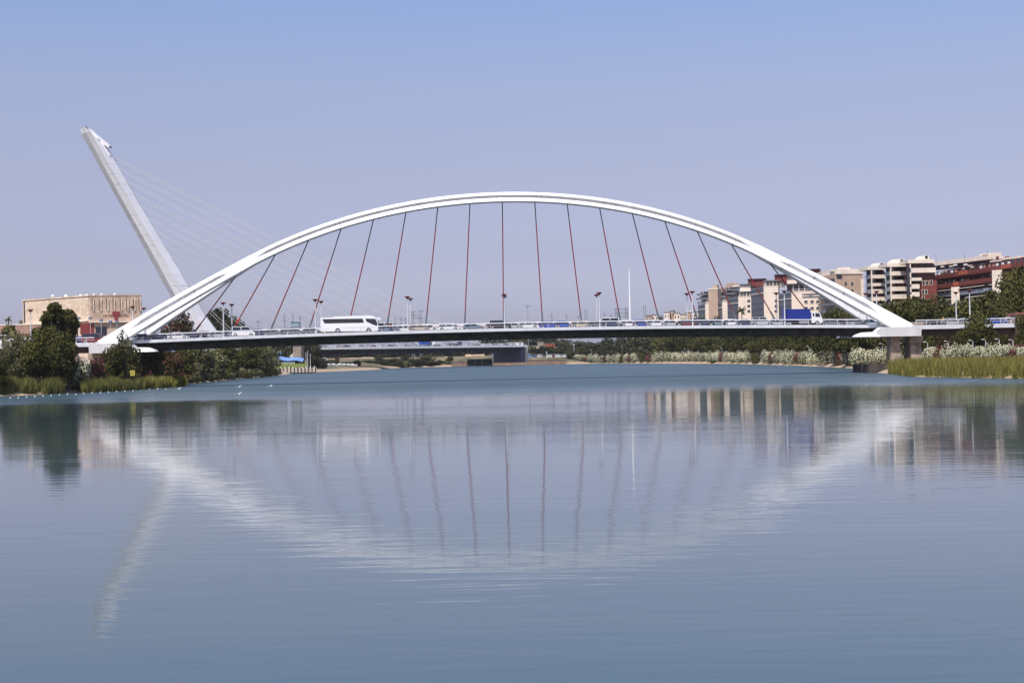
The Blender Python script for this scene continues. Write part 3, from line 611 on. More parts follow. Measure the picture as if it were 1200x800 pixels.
# people on the walkway -------------------------------------------
def person(px, Y, top, lab, shirt, trouser, z=None):
    q = P(px, 384, Y); x = q.x; z = (zdeck(x) if abs(x - XC) < 84 else 9.62) if z is None else z
    t = thing('person', lab, 'person', loc=(x, Y, z)); sk = mat('skin', (.35, .2, .14), .6)
    m_ = MB()
    for s in (-1, 1):
        m_.tube([(s * .1, -.05 * s, .0), (s * .1, 0, .48), (s * .09, 0, .9)], [.06, .075, .1], 7)
    m_.tube([(0, 0, .82), (0, 0, 1.1), (0, 0, 1.38), (0, 0, 1.47)], [.17, .16, .2, .07], 8)
    for s in (-1, 1): m_.tube([(s * .2, 0, 1.38), (s * .25, .04, 1.1), (s * .24, -.08, .85)], [.06, .045, .035], 6)
    m_.lathe((0, 0, 1.45), [(.05, 0), (.09, .08), (.11, .18), (.08, .28), (.02, .31)], 8)
    m_.build('body', sk, t)
    MB().tube([(0, 0, .88), (0, 0, 1.1), (0, 0, 1.4), (0, 0, 1.44)], [.185, .18, .23, .1], 8).build('shirt', shirt, t)
    tm = MB()
    for s in (-1, 1): tm.tube([(s * .1, -.05 * s, .06), (s * .1, 0, .48), (s * .09, 0, .93)], [.08, .09, .12], 7)
    tm.build('trousers', trouser, t)
    MB().lathe((0, .01, 1.6), [(.1, 0), (.12, .08), (.09, .15), (.02, .18)], 8).build('hair', M_black, t)
person(457.5, 301.3, 0, 'pedestrian in dark clothes by the railing just ahead of the coach', PAINT['red'], PAINT['navy'])
person(1105.5, 301.3, 0, 'pedestrian in a yellow top left of the cars on the right approach', mat('yellow_shirt', (.6, .4, .08), .8), PAINT['grey'])

# ------------------------------------------------------------------ vehicles on the far bridge
smallp = thing('distant_car', 'x', 'car')
mb = MB(); mb.rings([[(x, y, z) for x, z in [(-2.1, .3), (-2.15, .85), (-1.5, .95), (1.2, .95), (2.1, .7), (2.15, .3)]] for y in (-.85, .85)])
b_ = mb.build('body', PAINT['white'], smallp); b_.material_slots[0].link = 'OBJECT'
MB().hexa([(-1.6, -.78, .93), (1.1, -.78, .93), (1.1, .78, .93), (-1.6, .78, .93), (-1.2, -.62, 1.4), (.4, -.62, 1.4), (.4, .62, 1.4), (-1.2, .62, 1.4)]).build('windows', M_glass, smallp)
mb = MB()
for x in (-1.3, 1.3):
    for s in (-1, 1): mb.rings([[(x + .32 * math.cos(a), s * .8 + y, .32 + .32 * math.sin(a)) for a in np.linspace(0, 2 * math.pi, 8, endpoint=False)] for y in (-.1, .1)])
mb.build('wheels', M_tyre, smallp)
snap(smallp)
yaw = math.atan2(DU.y, DU.x); f1 = True
cs = ['white', 'white', 'silver', 'white', 'beige', 'navy', 'white', 'silver', 'white', 'red', 'white', 'grey', 'white', 'silver', 'white', 'white', 'slate', 'white', 'silver', 'white', 'beige', 'white', 'white', 'silver', 'red', 'white', 'silver', 'white', 'grey', 'white']
for i, cl in enumerate(cs):
    t_ = .30 + .69 * i / len(cs) + rnd.uniform(-.004, .004)
    o = smallp if f1 else dup(smallp); f1 = False
    v = dk(t_, 9.5 if i % 3 else 5.5, ZD - .1); o.location = v; o.rotation_euler = (0, 0, yaw)
    o['label'] = f"{CN.get(cl, cl)} car on the far cable-stayed bridge, {ordn(i)} from the left"; o['group'] = 'cars crossing the far cable-stayed bridge'; o['category'] = 'car'
    for c in o.children:
        if c.name.startswith('body'): c.material_slots[0].link = 'OBJECT'; c.material_slots[0].material = PAINT[cl]
def lorry(name, lab, cat, t_, off, L, H, m_, cabm):
    o = thing(name, lab, cat, loc=dk(t_, off, ZD - .1)); o.rotation_euler = (0, 0, yaw)
    MB().box(-L / 2, L / 2 - 2.0, -1.2, 1.2, .9, H).build('cargo_box', m_, o)
    MB().extrude([(L / 2 - 1.9, .5), (L / 2, .5), (L / 2, 1.5), (L / 2 - .4, 2.6), (L / 2 - 1.9, 2.6)], -1.15, 1.15).build('cab', cabm, o)
    MB().box(L / 2 - .5, L / 2 + .03, -1.0, 1.0, 1.6, 2.3).build('windscreen', M_glass, o)
    for x in (-L / 2 + 1.3, L / 2 - 1.2):
        for s in (-1, 1): wheel(o, x, s * 1.0, .48)
tt = lambda px: next(t for t in np.linspace(0, 1, 2001) if 600 + F * dk(t, 8, 0).x / dk(t, 8, 0).y >= px)
lorry('distant_lorry', 'small blue lorry on the far bridge seen under the arch bridge deck', 'truck', tt(494), 11.5, 8.6, 3.3, PAINT['blue'], PAINT['navy'])
lorry('distant_lorry', 'white lorry on the far bridge just right of the small blue one', 'truck', tt(508), 11.5, 6.5, 2.8, PAINT['white'], PAINT['white'])
lorry('distant_lorry', 'dark low-loader lorry on the far bridge right of the white lorry', 'truck', tt(529), 11.5, 9.5, 1.7, PAINT['navy'], PAINT['navy'])

# ------------------------------------------------------------------ buildings
class Facade:
    """upright wall plane through two ground points measured at pixel columns pa, pb and distances ya, yb"""
    def __init__(s, pa, ya, pb, yb, py=385):
        s.A = P(pa, py, ya); s.B = P(pb, py, yb); s.A.z = s.B.z = 0; s.setup()
    def setup(s):
        s.D = s.B - s.A; s.L = s.D.length; s.U = s.D.normalized(); s.N = Vector((s.U.y, -s.U.x, 0))
        if s.N.y > 0: s.N = -s.N
        return s
    @classmethod
    def pts(c, A, B): f = c.__new__(c); f.A, f.B = Vector((A[0], A[1], 0)), Vector((B[0], B[1], 0)); return f.setup()
    def hit(s, px, py):
        o = Vector((0, 0, EYE)); d = P(px, py, 100.0) - o; t = (s.A - o).dot(s.N) / d.dot(s.N); p = o + d * t
        return (p - s.A).dot(s.U), p.z
    def pt(s, u, z, d): v = s.A + s.U * u + s.N * d; return (v.x, v.y, z)
    def box(s, mb, u0, u1, z0, z1, d0, d1, mi=0):
        return mb.hexa([s.pt(u0, z0, d1), s.pt(u1, z0, d1), s.pt(u1, z0, d0), s.pt(u0, z0, d0), s.pt(u0, z1, d1), s.pt(u1, z1, d1), s.pt(u1, z1, d0), s.pt(u0, z1, d0)], mi)
    def rect(s, mb, x0, y0, x1, y1, d0, d1, mi=0):
        u0, _ = s.hit(x0, (y0 + y1) / 2); u1, _ = s.hit(x1, (y0 + y1) / 2); _, z1 = s.hit((x0 + x1) / 2, y0); _, z0 = s.hit((x0 + x1) / 2, y1)
        if u0 > u1: u0, u1 = u1, u0
        return s.box(mb, u0, u1, z0, z1, d0, d1, mi)
def frect(f, name, m, par, x0, y0, x1, y1, d0, d1): return f.rect(MB(), x0, y0, x1, y1, d0, d1).build(name, m, par)
def fbox(f, name, m, par, *a): return f.box(MB(), *a).build(name, m, par)
def window_part(f, par, u0, u1, z0, z1, d=0.0, frame=None, glass=None):
    """a pane set in a frame that stands a little proud; the frame is the part, the pane its sub-part"""
    fr = MB(); t = .09
    f.box(fr, u0, u1, z0, z0 + t, d, d + .1); f.box(fr, u0, u1, z1 - t, z1, d, d + .1); f.box(fr, u0, u0 + t, z0 + t, z1 - t, d, d + .1); f.box(fr, u1 - t, u1, z0 + t, z1 - t, d, d + .1)
    o = fr.build('window', frame or M_slate2, par)
    f.box(MB(), u0 + t, u1 - t, z0 + t, z1 - t, d, d + .04).build('pane', glass or M_glass, o); return o

M_cream = mat('cream_render', (0.76, 0.645, 0.53), .85, var=.10, scale=.15)
M_cream2 = mat('pale_cream_render', (0.78, 0.68, 0.57), .85, var=.12, scale=.2)
M_tan = mat('tan_render', (0.47, 0.34, 0.255), .85, var=.12, scale=.2)
M_slate = mat('slate_blue_cladding', (0.085, 0.095, 0.125), .5, var=.15, scale=.2)
M_slate2 = mat('grey_cladding_band', (0.16, 0.17, 0.19), .5, var=.15, scale=.2)
M_brick = mat('red_brick', (0.20, 0.055, 0.045), .85, var=.25, scale=1.5)
M_brick2 = mat('orange_red_panel', (0.42, 0.11, 0.06), .8, var=.1, scale=1)
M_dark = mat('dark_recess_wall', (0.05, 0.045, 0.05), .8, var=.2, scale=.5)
M_awn = mat('cream_awning', (0.60, 0.54, 0.44), .8)
M_roofg = mat('grey_roof', (0.25, 0.25, 0.26), .9, var=.2, scale=.3)
M_sand = mat('ashlar_sandstone', (0.69, 0.55, 0.42), .9, var=.3, scale=.35, bump=.1)
M_sandd = mat('darker_tan_facade', (0.56, 0.42, 0.32), .9, var=.3, scale=.35, bump=.1)  # ribbed front in a darker tan than the left face
M_redsign = mat('dark_red_sign', (0.22, 0.03, 0.03), .6)
M_bluish = mat('blue_grey_parapet', (0.32, 0.36, 0.42), .5, var=.15, scale=.3)

# theatre at the left ------------------------------------------------
th = thing('theatre', 'windowless beige stone theatre with a ribbed front and red emblem, behind the left leg', 'theatre')
fL = Facade(27, 590, 104, 560); fR = Facade(104, 560, 166.5, 566)
zt = fL.hit(104, 347)[1]; zb = ground(-180, 590)
def poly_block(name, m, par, A, B, C_, back, z0, z1):
    A, B, C_ = [Vector((v[0], v[1], 0)) for v in (A, B, C_)]; bk = Vector(back)
    return MB().prism([(A.x, A.y), (B.x, B.y), (C_.x, C_.y), (C_.x + bk.x, C_.y + bk.y), (A.x + bk.x, A.y + bk.y)], z0, z1).build(name, m, par)
poly_block('stone_block', M_sand, th, fL.A, fL.B, fR.B, (-9, 30), zb, zt)
# courses of big ashlar panels on the left face, each one proud by a hair
pm = [mat('ashlar_panel_' + k, c, .9, var=.2, scale=.4) for k, c in (('a', (.70, .56, .43)), ('b', (.73, .60, .47)), ('c', (.66, .52, .39)), ('d', (.71, .56, .42)))]
rows_, cols_ = 9, 12; zlo = fL.hit(60, 378)[1]
for r_ in range(rows_):
    off = (r_ % 2) * .5
    for c_ in range(cols_):
        u0 = fL.L * max(0, (c_ - off + .03)) / cols_ + (.9 if c_ == 0 else 0); u1 = fL.L * min(cols_, c_ + 1 - off) / cols_ - .03
        z0 = zlo + (zt - .5 - zlo) * r_ / rows_; z1 = zlo + (zt - .5 - zlo) * (r_ + 1) / rows_ - .03
        if u1 - u0 > .6: fbox(fL, 'stone', pm[rnd.randrange(4)], th, u0, u1, z0, z1, .02, .06 + rnd.uniform(0, .03))
frect(fL, 'corner_slot', M_dark, th, 28.2, 352, 29.5, 378.5, .02, .16)
fbox(fL, 'coping', M_sand, th, -.2, fL.L + .2, zt, zt + .5, -.6, .3); fbox(fR, 'coping', M_sandd, th, -.2, fR.L + .2, zt, zt + .5, -.6, .3)
frect(fR, 'front_facing', M_sandd, th, 105.5, 348, 166, 381, .02, .25)
for x in (107.5, 116.5, 124.5, 132, 140.5, 148, 156, 162.5):
    frect(fR, 'slot_shadow', M_dark, th, x, 349.5, x + .9, 364, .26, .30); frect(fR, 'fin', M_sand, th, x + 1.0, 350, x + 2.8, 364.5, .26, .62)  # dark strips paint in the shadow beside each fin
frect(fL, 'ledge', M_cream2, th, 27, 377.6, 104, 378.8, .1, 1.3); frect(fR, 'ledge', M_cream2, th, 104, 376.6, 158, 377.8, .1, 1.3)
em = frect(fR, 'emblem', M_redsign, th, 131.5, 365, 140.5, 370.3, .3, .55); frect(fR, 'emblem_stem', M_redsign, em, 134.2, 370.3, 138.2, 375.5, .3, .5)
def text_mesh(txt, name, f, px, py, h, m, par, d=.32, width=None):
    cu = bpy.data.curves.new(name, 'FONT'); cu.body = txt; cu.size = h; cu.extrude = .04; cu.space_character = 1.35
    to = bpy.data.objects.new('text_tmp', cu); C.objects.link(to); dg = bpy.context.evaluated_depsgraph_get()
    me_ = bpy.data.meshes.new_from_object(to.evaluated_get(dg)); bpy.data.objects.remove(to); bpy.data.curves.remove(cu)
    vx = [v.co.x for v in me_.vertices]; s_ = (width / (max(vx) - min(vx))) if width else 1
    u0, z0 = f.hit(px, py)
    for v in me_.vertices: v.co = Vector(f.pt(u0 + v.co.x * s_, z0 + v.co.y, d + v.co.z))
    me_.materials.append(m); o = bpy.data.objects.new(name, me_); C.objects.link(o); o.parent = par; return o
w1 = fR.hit(131, 371)[0] - fR.hit(121, 371)[0]; w2 = fR.hit(151, 371)[0] - fR.hit(141, 371)[0]
text_mesh('TEATRO', 'lettering', fR, 121, 371.6, 1.5, M_redsign, th, width=w1); text_mesh('CENTRAL', 'lettering', fR, 141, 371.3, 1.5, M_redsign, th, width=w2)
frect(fR, 'entrance', M_redsign, th, 94, 378.8, 110, 392, .1, .4); frect(fR, 'doorway', M_glass, th, 112, 383, 125, 393, .25, .35)
frect(fR, 'entrance_wall', M_sandd, th, 96, 378.2, 160, 400, .0, .2)
for x, y in ((59, 348.8), (74.5, 347.5), (92, 347.2), (99, 346.8), (107.5, 345.5), (116.5, 346), (132, 345.3)):
    q = P(x, y, 575); mb = MB(); mb.lathe((q.x, 578, zt - .2), [(.5, 0), (.5, .9), (.85, 1.2), (.6, 1.7), (.2, 2.0)], 8); mb.build('roof_vent', mat('vent_white', (.7, .68, .62), .6), th)
frect(fL, 'roof_box', mat('vent_white', (.7, .68, .62), .6), th, 85, 346.8, 93, 349, -6, -3)
# lower forecourt wall
fw = thing('forecourt_wall', 'long low pinkish stone wall below the beige theatre at the left edge', 'wall')
ff = Facade(-30, 470, 90, 465); MB()
M_pink = mat('pink_brick_wall', (0.38, 0.24, 0.18), .9, var=.25, scale=.5)
f_u0, f_z1 = 0, ff.hit(60, 380)[1]
fbox(ff, 'wall_face', M_pink, fw, 0, ff.L, 2, f_z1, -1, 0); fbox(ff, 'coping', M_cream2, fw, 0, ff.L, f_z1, f_z1 + .35, -1.2, .15)
def spotlight(px, py, Y, lab):
    q = P(px, py, Y); t = thing('floodlight', lab, 'floodlight', 'floodlights before the theatre', loc=(q.x, Y, ground(q.x, Y)))
    h = q.z - ground(q.x, Y); MB().tube([(0, 0, 0), (0, 0, h)], .06, 6).build('pole', M_pole, t); MB().box(-.45, .45, -.3, .3, h - .1, h + .5).build('lamp_head', mat('blue_housing', (.08, .16, .30), .4), t)
for i, (x, y) in enumerate(((92.5, 373.5), (106, 373.5), (118.5, 376), (129.5, 377.5), (137, 378))): spotlight(x, y, 440, f'{ordn(i)} blue floodlight from the left before the theatre ledge')

# cream apartments with slate cladding ------------------------------------
def wing(name, lab, a, b_, c_, top, ya, yb, yc, back=18, slate_top=None, col=M_cream, base=None, cat='building'):
    """a wing with a slate-clad left flank (a..b) and a cream front (b..c)"""
    t = thing(name, lab, cat); f1 = Facade(a, ya, b_, yb); f2 = Facade(b_, yb, c_, yc)
    zt_ = f2.hit(b_, top)[1]; z0 = ground(f2.A.x, f2.A.y) - .5
    poly_block('walls', col, t, f1.A, f1.B, f2.B, (4, back), z0, zt_)
    fbox(f1, 'flank_cladding', M_slate, t, .4, f1.L - .3, z0, zt_ - 3.2, .02, .35); fbox(f1, 'string_course', M_cream2, t, 0, f1.L + .1, zt_ - 3.2, zt_ - 2.8, .02, .6)
    fbox(f1, 'top_band', M_slate2, t, 0, f1.L, zt_ - 2.8, zt_ + .1, .02, .25)
    for k in range(2): fbox(f1, 'louvre', M_slate, t, .3, f1.L - .3, zt_ - 2.5 + k * 1.2, zt_ - 1.9 + k * 1.2, .26, .4)
    nl = max(1, int(f1.L / 2.2))
    for k in range(nl):
        for z in np.arange(z0 + 3.5, zt_ - 5.2, 3.0): window_part(f1, t, .7 + k * (f1.L - .8) / nl, .7 + (k + .7) * (f1.L - .8) / nl, z, z + 1.7, .36, M_slate2)
    fbox(f2, 'parapet', col, t, -.1, f2.L + .1, zt_, zt_ + .35, -.5, .12)
    MB().prism([(v.x, v.y) for v in (f1.A + Vector((1, 2, 0)), f2.A + Vector((.8, 1.6, 0)), f2.B + Vector((-1, 1.6, 0)), f2.B + Vector((2, back - 2, 0)), f1.A + Vector((4, back - 2, 0)))], zt_, zt_ + .15).build('roof', M_roofg, t)
    return t, f1, f2, zt_, z0
def penthouse(par, f, x0, y0, x1, y1, m, d=-3.0, dep=7, rail=True):
    frect(f, 'penthouse', m, par, x0, y0, x1, y1, d - dep, d)
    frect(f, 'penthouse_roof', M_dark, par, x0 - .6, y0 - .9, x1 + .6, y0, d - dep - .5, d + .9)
specs = [('apartment_wing', 'narrow cream and slate wing at the left end of the apartment complex', 819, 827, 832.5, 356, 851, 835, 834),
         ('apartment_wing', 'cream wing with slate flank right of the tan brick tower', 838, 847, 854.5, 354, 814, 798, 796.5),
         ('apartment_wing', 'cream wing with slate flank behind the palm beyond the bridge', 853.5, 866, 881, 348, 765, 748, 746),
         ('apartment_wing', 'taller cream wing with a wide slate flank, fourth from the left', 881.5, 896, 913, 336, 725, 705, 702)]
wings = []
for nm, lab, a, b_, c_, top, ya, yb, yc in specs: wings.append(wing(nm, lab, a, b_, c_, top, ya, yb, yc))
for (t, f1, f2, zt_, z0), cols in zip(wings, ((), (), (877.5,), (909.5,))):
    for x in cols:
        for y in (353, 359, 365): 
            u, z = f2.hit(x, y); window_part(f2, t, u - .7, u + .7, z - .5, z + .8, .02)
    fbox(f2, 'terrace_glass', M_glass, t, .3, f2.L - .3, zt_ + .35, zt_ + 2.6, -2.6, -2.4); fbox(f2, 'terrace_rail', M_rail, t, 0, f2.L, zt_ + 1.2, zt_ + 1.3, -.1, 0)
    for k in range(4): fbox(f2, 'terrace_post', M_tan if k % 2 else M_cream2, t, .3 + k * f2.L / 4, .9 + k * f2.L / 4, zt_ + .35, zt_ + 2.6, -2.4, -2.1)
    fbox(f2, 'terrace_roof', M_slate2, t, -.6, f2.L + .3, zt_ + 2.6, zt_ + 2.9, -6, -1.0)
penthouse(wings[2][0], wings[2][2], 866, 333.5, 879, 341.5, M_cream2); penthouse(wings[2][0], wings[2][2], 879, 336, 893, 341.5, M_brick)
penthouse(wings[2][0], wings[2][2], 874.5, 326.8, 894, 335, M_brick, -6, 6)
penthouse(wings[3][0], wings[3][2], 893, 329, 907, 334.5, M_cream2); penthouse(wings[3][0], wings[3][2], 906, 331, 914, 335.5, M_cream2)
penthouse(wings[3][0], wings[3][2], 903.5, 321.5, 922, 331, M_brick, -7, 6)
# the tan tower between the first two wings
t = thing('tan_tower', 'slim tan brick stair tower among the left cream wings', 'tower'); f1 = Facade(831, 806, 842, 804)
zt_ = f1.hit(836, 339)[1]; fbox(f1, 'shaft', M_tan, t, 0, f1.L, 2, zt_, -8, 0); fbox(f1, 'cap', M_cream2, t, -.2, f1.L + .2, zt_, zt_ + .5, -8.2, .2); frect(f1, 'top_box', M_tan, t, 834.5, 333.5, 840, 338, -5, -1)
# stepped balconies left and right of the tower
t = thing('balcony_block', 'grey block of jutting balconies behind the tan tower and the first wings', 'building'); f1 = Facade(823, 855, 872, 822)
frect(f1, 'walls', mat('grey_render', (.30, .27, .25), .8, var=.2, scale=.3), t, 824, 342.5, 870, 372, -9, 0)
for i, (x0, x1, y) in enumerate(((820.5, 831.5, 344), (819.5, 831.5, 349), (821, 831.5, 353.5), (842, 856, 341), (842, 854, 346.5), (842.5, 853.5, 351.5), (851, 871, 338.5), (855, 866, 343))):
    frect(f1, 'balcony', M_slate2, t, x0, y, x1, y + 1.9, 0.02, 2.6); frect(f1, 'balcony_opening', M_glass, t, x0 + 1, y - 2.3, x1 - .5, y - .1, .02, .08)
    frect(f1, 'balcony_wall', M_tan, t, x0 + 3, y - 2.3, x0 + 4.5, y - .1, .1, .25)
for x0, y0, x1, y1 in ((849, 331.8, 856, 338.5), (856.5, 334, 866, 338.5), (842.5, 336.8, 848, 341)): frect(f1, 'roof_box', M_tan if x1 < 860 else M_cream2, t, x0, y0, x1, y1, -6, -1)
# the big cream front with small windows
big = wing('apartment_block', 'broad cream apartment block with small windows, right behind the blue truck', 914, 928.5, 965, 342, 685, 665, 661)
t, f1, f2, zt_, z0 = big
for x in (944.5, 951.7, 958.5):
    for y, h in ((353.5, 1.9), (361, 1.9), (367.5, 1.7), (374, 1.6)):
        u, z = f2.hit(x, y); window_part(f2, t, u - .75, u + .75, z - .55, z + .55, .02); fbox(f2, 'sill', M_cream2, t, u - .9, u + .9, z - .75, z - .6, .02, .22)
for y in (343.8, 347): frect(f2, 'loggia_band', M_slate2, t, 940, y, 961, y + 1.0, .02, .3)
frect(f2, 'loggia_pier', M_slate2, t, 948, 344.8, 951.5, 347, .02, .3)
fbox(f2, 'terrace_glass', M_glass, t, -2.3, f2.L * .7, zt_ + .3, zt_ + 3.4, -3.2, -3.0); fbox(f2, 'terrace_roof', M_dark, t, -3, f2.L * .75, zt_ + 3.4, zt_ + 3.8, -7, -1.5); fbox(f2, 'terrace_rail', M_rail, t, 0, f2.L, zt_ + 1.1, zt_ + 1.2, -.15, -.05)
for k in range(6): fbox(f2, 'terrace_post', M_brick if k % 2 else M_rail, t, .4 + k * 1.3, .7 + k * 1.3, zt_ + .3, zt_ + 3.4, -2.9, -2.7)
penthouse(t, f2, 921, 324, 932.5, 333.5, M_cream2, -5, 6); penthouse(t, f2, 932.5, 327.5, 945, 334, M_brick, -6, 6); penthouse(t, f2, 942, 314.8, 958, 327, M_brick, -9, 7)
# low link with vertical strips
t = thing('stair_link', 'narrow cream and glass stair link between the cream block and the brown block', 'building'); f1 = Facade(962, 690, 982, 685)
frect(f1, 'walls', M_cream2, t, 962, 349, 982, 376, -8, 0)
for x in (966, 973, 979): frect(f1, 'glass_strip', M_glass, t, x, 350, x + 2.4, 374, .02, .1)
for y in (353, 359, 365, 371): frect(f1, 'balcony', M_cream, t, 973, y, 982, y + 2, .1, 1.5)
# brown block
t = thing('brown_block', 'square brown apartment block with a cream crown, above the right leg', 'building'); f1 = Facade(963, 652, 980, 636); f2 = Facade(980, 636, 1012.5, 639)
zt_ = f2.hit(990, 321)[1]; poly_block('walls', M_tan, t, f1.A, f1.B, f2.B, (2, 18), 3, zt_)
MB().prism([(v.x, v.y) for v in (f1.A + Vector((1, .5, 0)), f1.B + Vector((.3, -.3, 0)), f2.B + Vector((.2, -.3, 0)), f2.B + Vector((1, 15, 0)), f1.A + Vector((1, 16, 0)))], zt_, zt_ + 2.2).build('crown', M_cream2, t)
for k, (x0, x1, y0) in enumerate(((984, 1004, 315), (988, 998, 313.2), (978, 984, 316))): frect(f2, 'roof_box', M_cream2, t, x0, y0, x1, 317.5, -6, -1.5)
frect(f2, 'side_strip', M_cream2, t, 1009, 327, 1012.3, 360, .02, .15)
for x, y in ((991, 332.5), (998.5, 332.5), (998.7, 341), (991, 341), (991, 350), (998.5, 350)):
    u, z = f2.hit(x, y); window_part(f2, t, u - .5, u + .5, z - .75, z + .75, .02)
frect(f2, 'corner_loggia', M_glass, t, 980.3, 322, 986.5, 326.3, .02, .2)
for z in np.arange(7, zt_ - 2, 3.0):
    fbox(f1, 'balcony', M_slate2, t, .3, f1.L, z, z + 1.0, .02, 1.6); fbox(f1, 'balcony_opening', M_glass, t, .6, f1.L - .4, z + 1.1, z + 2.8, .02, .08)

# cream balcony towers at the right ------------------------------------------
def balcony_tower(lab, px0, pxm, px1, Y, bands, crown, hood, ymax, eye_px, open_right=None):
    t = thing('balcony_tower', lab, 'building', None); f1 = Facade(px0, Y + 5, pxm, Y); f2 = Facade(pxm, Y, px1, Y + .4)
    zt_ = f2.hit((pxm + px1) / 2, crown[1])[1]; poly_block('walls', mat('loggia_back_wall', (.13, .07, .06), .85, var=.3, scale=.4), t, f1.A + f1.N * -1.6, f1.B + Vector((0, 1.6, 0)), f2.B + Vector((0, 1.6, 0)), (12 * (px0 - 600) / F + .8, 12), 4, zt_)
    for (y0, y1), xr_ in bands:
        z1 = f2.hit(pxm, y0)[1]; z0 = f2.hit(pxm, y1)[1]; xr_ = xr_ or px1; u1 = f2.hit(xr_, y0)[0] - .1
        b1 = MB(); f2.box(b1, 0, u1, z0, z1, -.25, 0); f2.box(b1, 0, u1, z0, z0 + .25, -1.7, -.26); o = b1.build('balcony', M_cream2, t)
        b2 = MB(); f1.box(b2, 0, f1.L - .02, z0, z1, -.25, 0); b2.build('balcony_return', mat('shaded_glass_parapet', (.30, .31, .31), .35), t)
        # openings and coloured wall pieces above this parapet
        zz = z1 + .03; top = zz + 1.75; k = 0; u = .4
        while u < u1 - 1.2:
            wdt = rnd.uniform(1.4, 2.6); r_ = rnd.random()
            if r_ < .62: window_part(f2, t, u, min(u + wdt, u1 - .2), z0 + .3, top, -1.58, M_dark)
            elif r_ < .78: fbox(f2, 'wall_panel', mat('salmon_wall', (.42, .20, .14), .8), t, u, min(u + wdt * .6, u1 - .2), z0 + .3, top, -1.58, -1.35)
            u += wdt + rnd.uniform(.2, .7)
        fbox(f1, 'balcony_opening', M_glass, t, .3, f1.L - .3, zz, top, -1.58, -1.5); fbox(f1, 'corner_post', M_cream2, t, f1.L - .35, f1.L, z1, z1 + 1.7, -.5, -.1)
    fbox(f1, 'flank_wall', M_dark, t, -.3, f1.L, 4, zt_, -1.4, -.5)
    fbox(f2, 'crown', M_cream2, t, -1.0, f2.L, zt_, f2.hit((pxm + px1) / 2, crown[0])[1], -9, .1)
    b = MB(); pr = [f2.hit(x, y) for x, y in hood]; fr_ = [f2.pt(u, z, -1.5) for u, z in pr]; bk_ = [f2.pt(u, z, -6) for u, z in pr]; b.rings([fr_, bk_]); hd_ = b.build('roof_hood', M_cream2, t)
    e = f2.hit(*eye_px); b = MB(); b.rings([[f2.pt(e[0] + .55 * math.cos(a), e[1] + .55 * math.sin(a), dd) for a in np.linspace(0, 2 * math.pi, 10, endpoint=False)] for dd in (-1.45, -1.52)]); b.build('round_window', M_glass, hd_)
    return t
BT = [('leftmost of the three cream balcony towers, the narrow one beside the brown block', 1015.5, 1022, 1037.7, 490, [((322, 326.2), None), ((331.7, 335.3), None), ((339, 343.8), None), ((348, 352.6), None), ((356.5, 361), None)], (311.8, 316), [(1021, 316), (1029, 308), (1037, 307.5), (1038, 316)], 316, (1035, 309.6)),
      ('middle of the three cream balcony towers, five storeys showing over the trees', 1038.5, 1044.5, 1068.8, 478, [((318, 322.8), None), ((328.3, 332), None), ((336, 341), None), ((345, 350.2), None), ((354, 358.6), None)], (308, 312.4), [(1043, 308.8), (1051, 303.4), (1061, 303), (1062.5, 308.5)], 312, (1058.7, 305.3)),
      ('rightmost cream balcony tower, joined to the long red brick terrace block', 1068.8, 1069.6, 1097, 468, [((314, 319.6), 1097), ((325.4, 329), 1080.5), ((333, 338.3), 1078), ((342.2, 347.6), 1078), ((351, 356), 1078)], (304, 308.2), [(1074, 306), (1083, 299.4), (1090, 298.6), (1091, 304)], 308, (1087.5, 301))]
for a in BT: t = balcony_tower(*a)
f2 = Facade(1069.6, 468, 1097, 468.4); frect(f2, 'side_wall', M_brick, t, 1080.5, 328, 1099, 372, -1.5, -.6)
for x, y in ((1083, 331.5), (1087, 331.5), (1092, 331), (1082.5, 342), (1086, 342), (1082.5, 350)):
    u, z = f2.hit(x, y); window_part(f2, t, u - .45, u + .45, z - .8, z + .8, -.58, M_cream2)
# long red brick terrace block ----------------------------------------------------
t = thing('terrace_block', 'long red brick apartment block with stepped balcony bands and cream awnings, far right', 'building')
f = Facade(1078, 500, 1215, 412); zR = 27.0
fbox(f, 'walls', M_brick, t, 0, f.L, 6, 29.6, -14, -1.8)
hp = lambda px: f.hit(px, 330)[0]
for i, z in enumerate((29.4, 26.2, 23.1, 20.0, 16.9)):
    brick_ = i < 2; u_s = hp(1078 if i else 1087)
    fbox(f, 'balcony_band', M_brick if brick_ else M_bluish, t, u_s, f.L, z - 1.15, z, -.3, 0); fbox(f, 'floor_slab', M_dark if not brick_ else M_brick, t, u_s, f.L, z - 1.5, z - 1.16, -1.8, -.05)
    u = u_s + .5
    while u < f.L - 3:
        wd_ = rnd.uniform(1.6, 3.4); r_ = rnd.random()
        window_part(f, t, u, u + wd_, z + .05, z + 1.35, -1.78, M_dark)
        if not brick_ and r_ < .8:
            aw = MB(); aw.hexa([f.pt(u - .3, z + 1.25, -1.7), f.pt(u + wd_ + .8, z + 1.25, -1.7), f.pt(u + wd_ + .8, z + .75, .5), f.pt(u - .3, z + .75, .5), f.pt(u - .3, z + 1.33, -1.7), f.pt(u + wd_ + .8, z + 1.33, -1.7), f.pt(u + wd_ + .8, z + .83, .5), f.pt(u - .3, z + .83, .5)]); aw.build('awning', M_awn, t)
        elif brick_ and r_ < .45:
            fbox(f, 'air_conditioner' if r_ < .25 else 'wall_panel', M_rail if r_ < .25 else mat('salmon_wall', (.42, .20, .14), .8), t, u + wd_ + .1, u + wd_ + .8, z + .05, z + .9, -1.7, -1.2)
        elif r_ > .8: fbox(f, 'blind', M_awn, t, u + .2, u + wd_ - .2, z + .7, z + 1.3, -1.66, -1.6)
        u += wd_ + rnd.uniform(.5, 1.6)
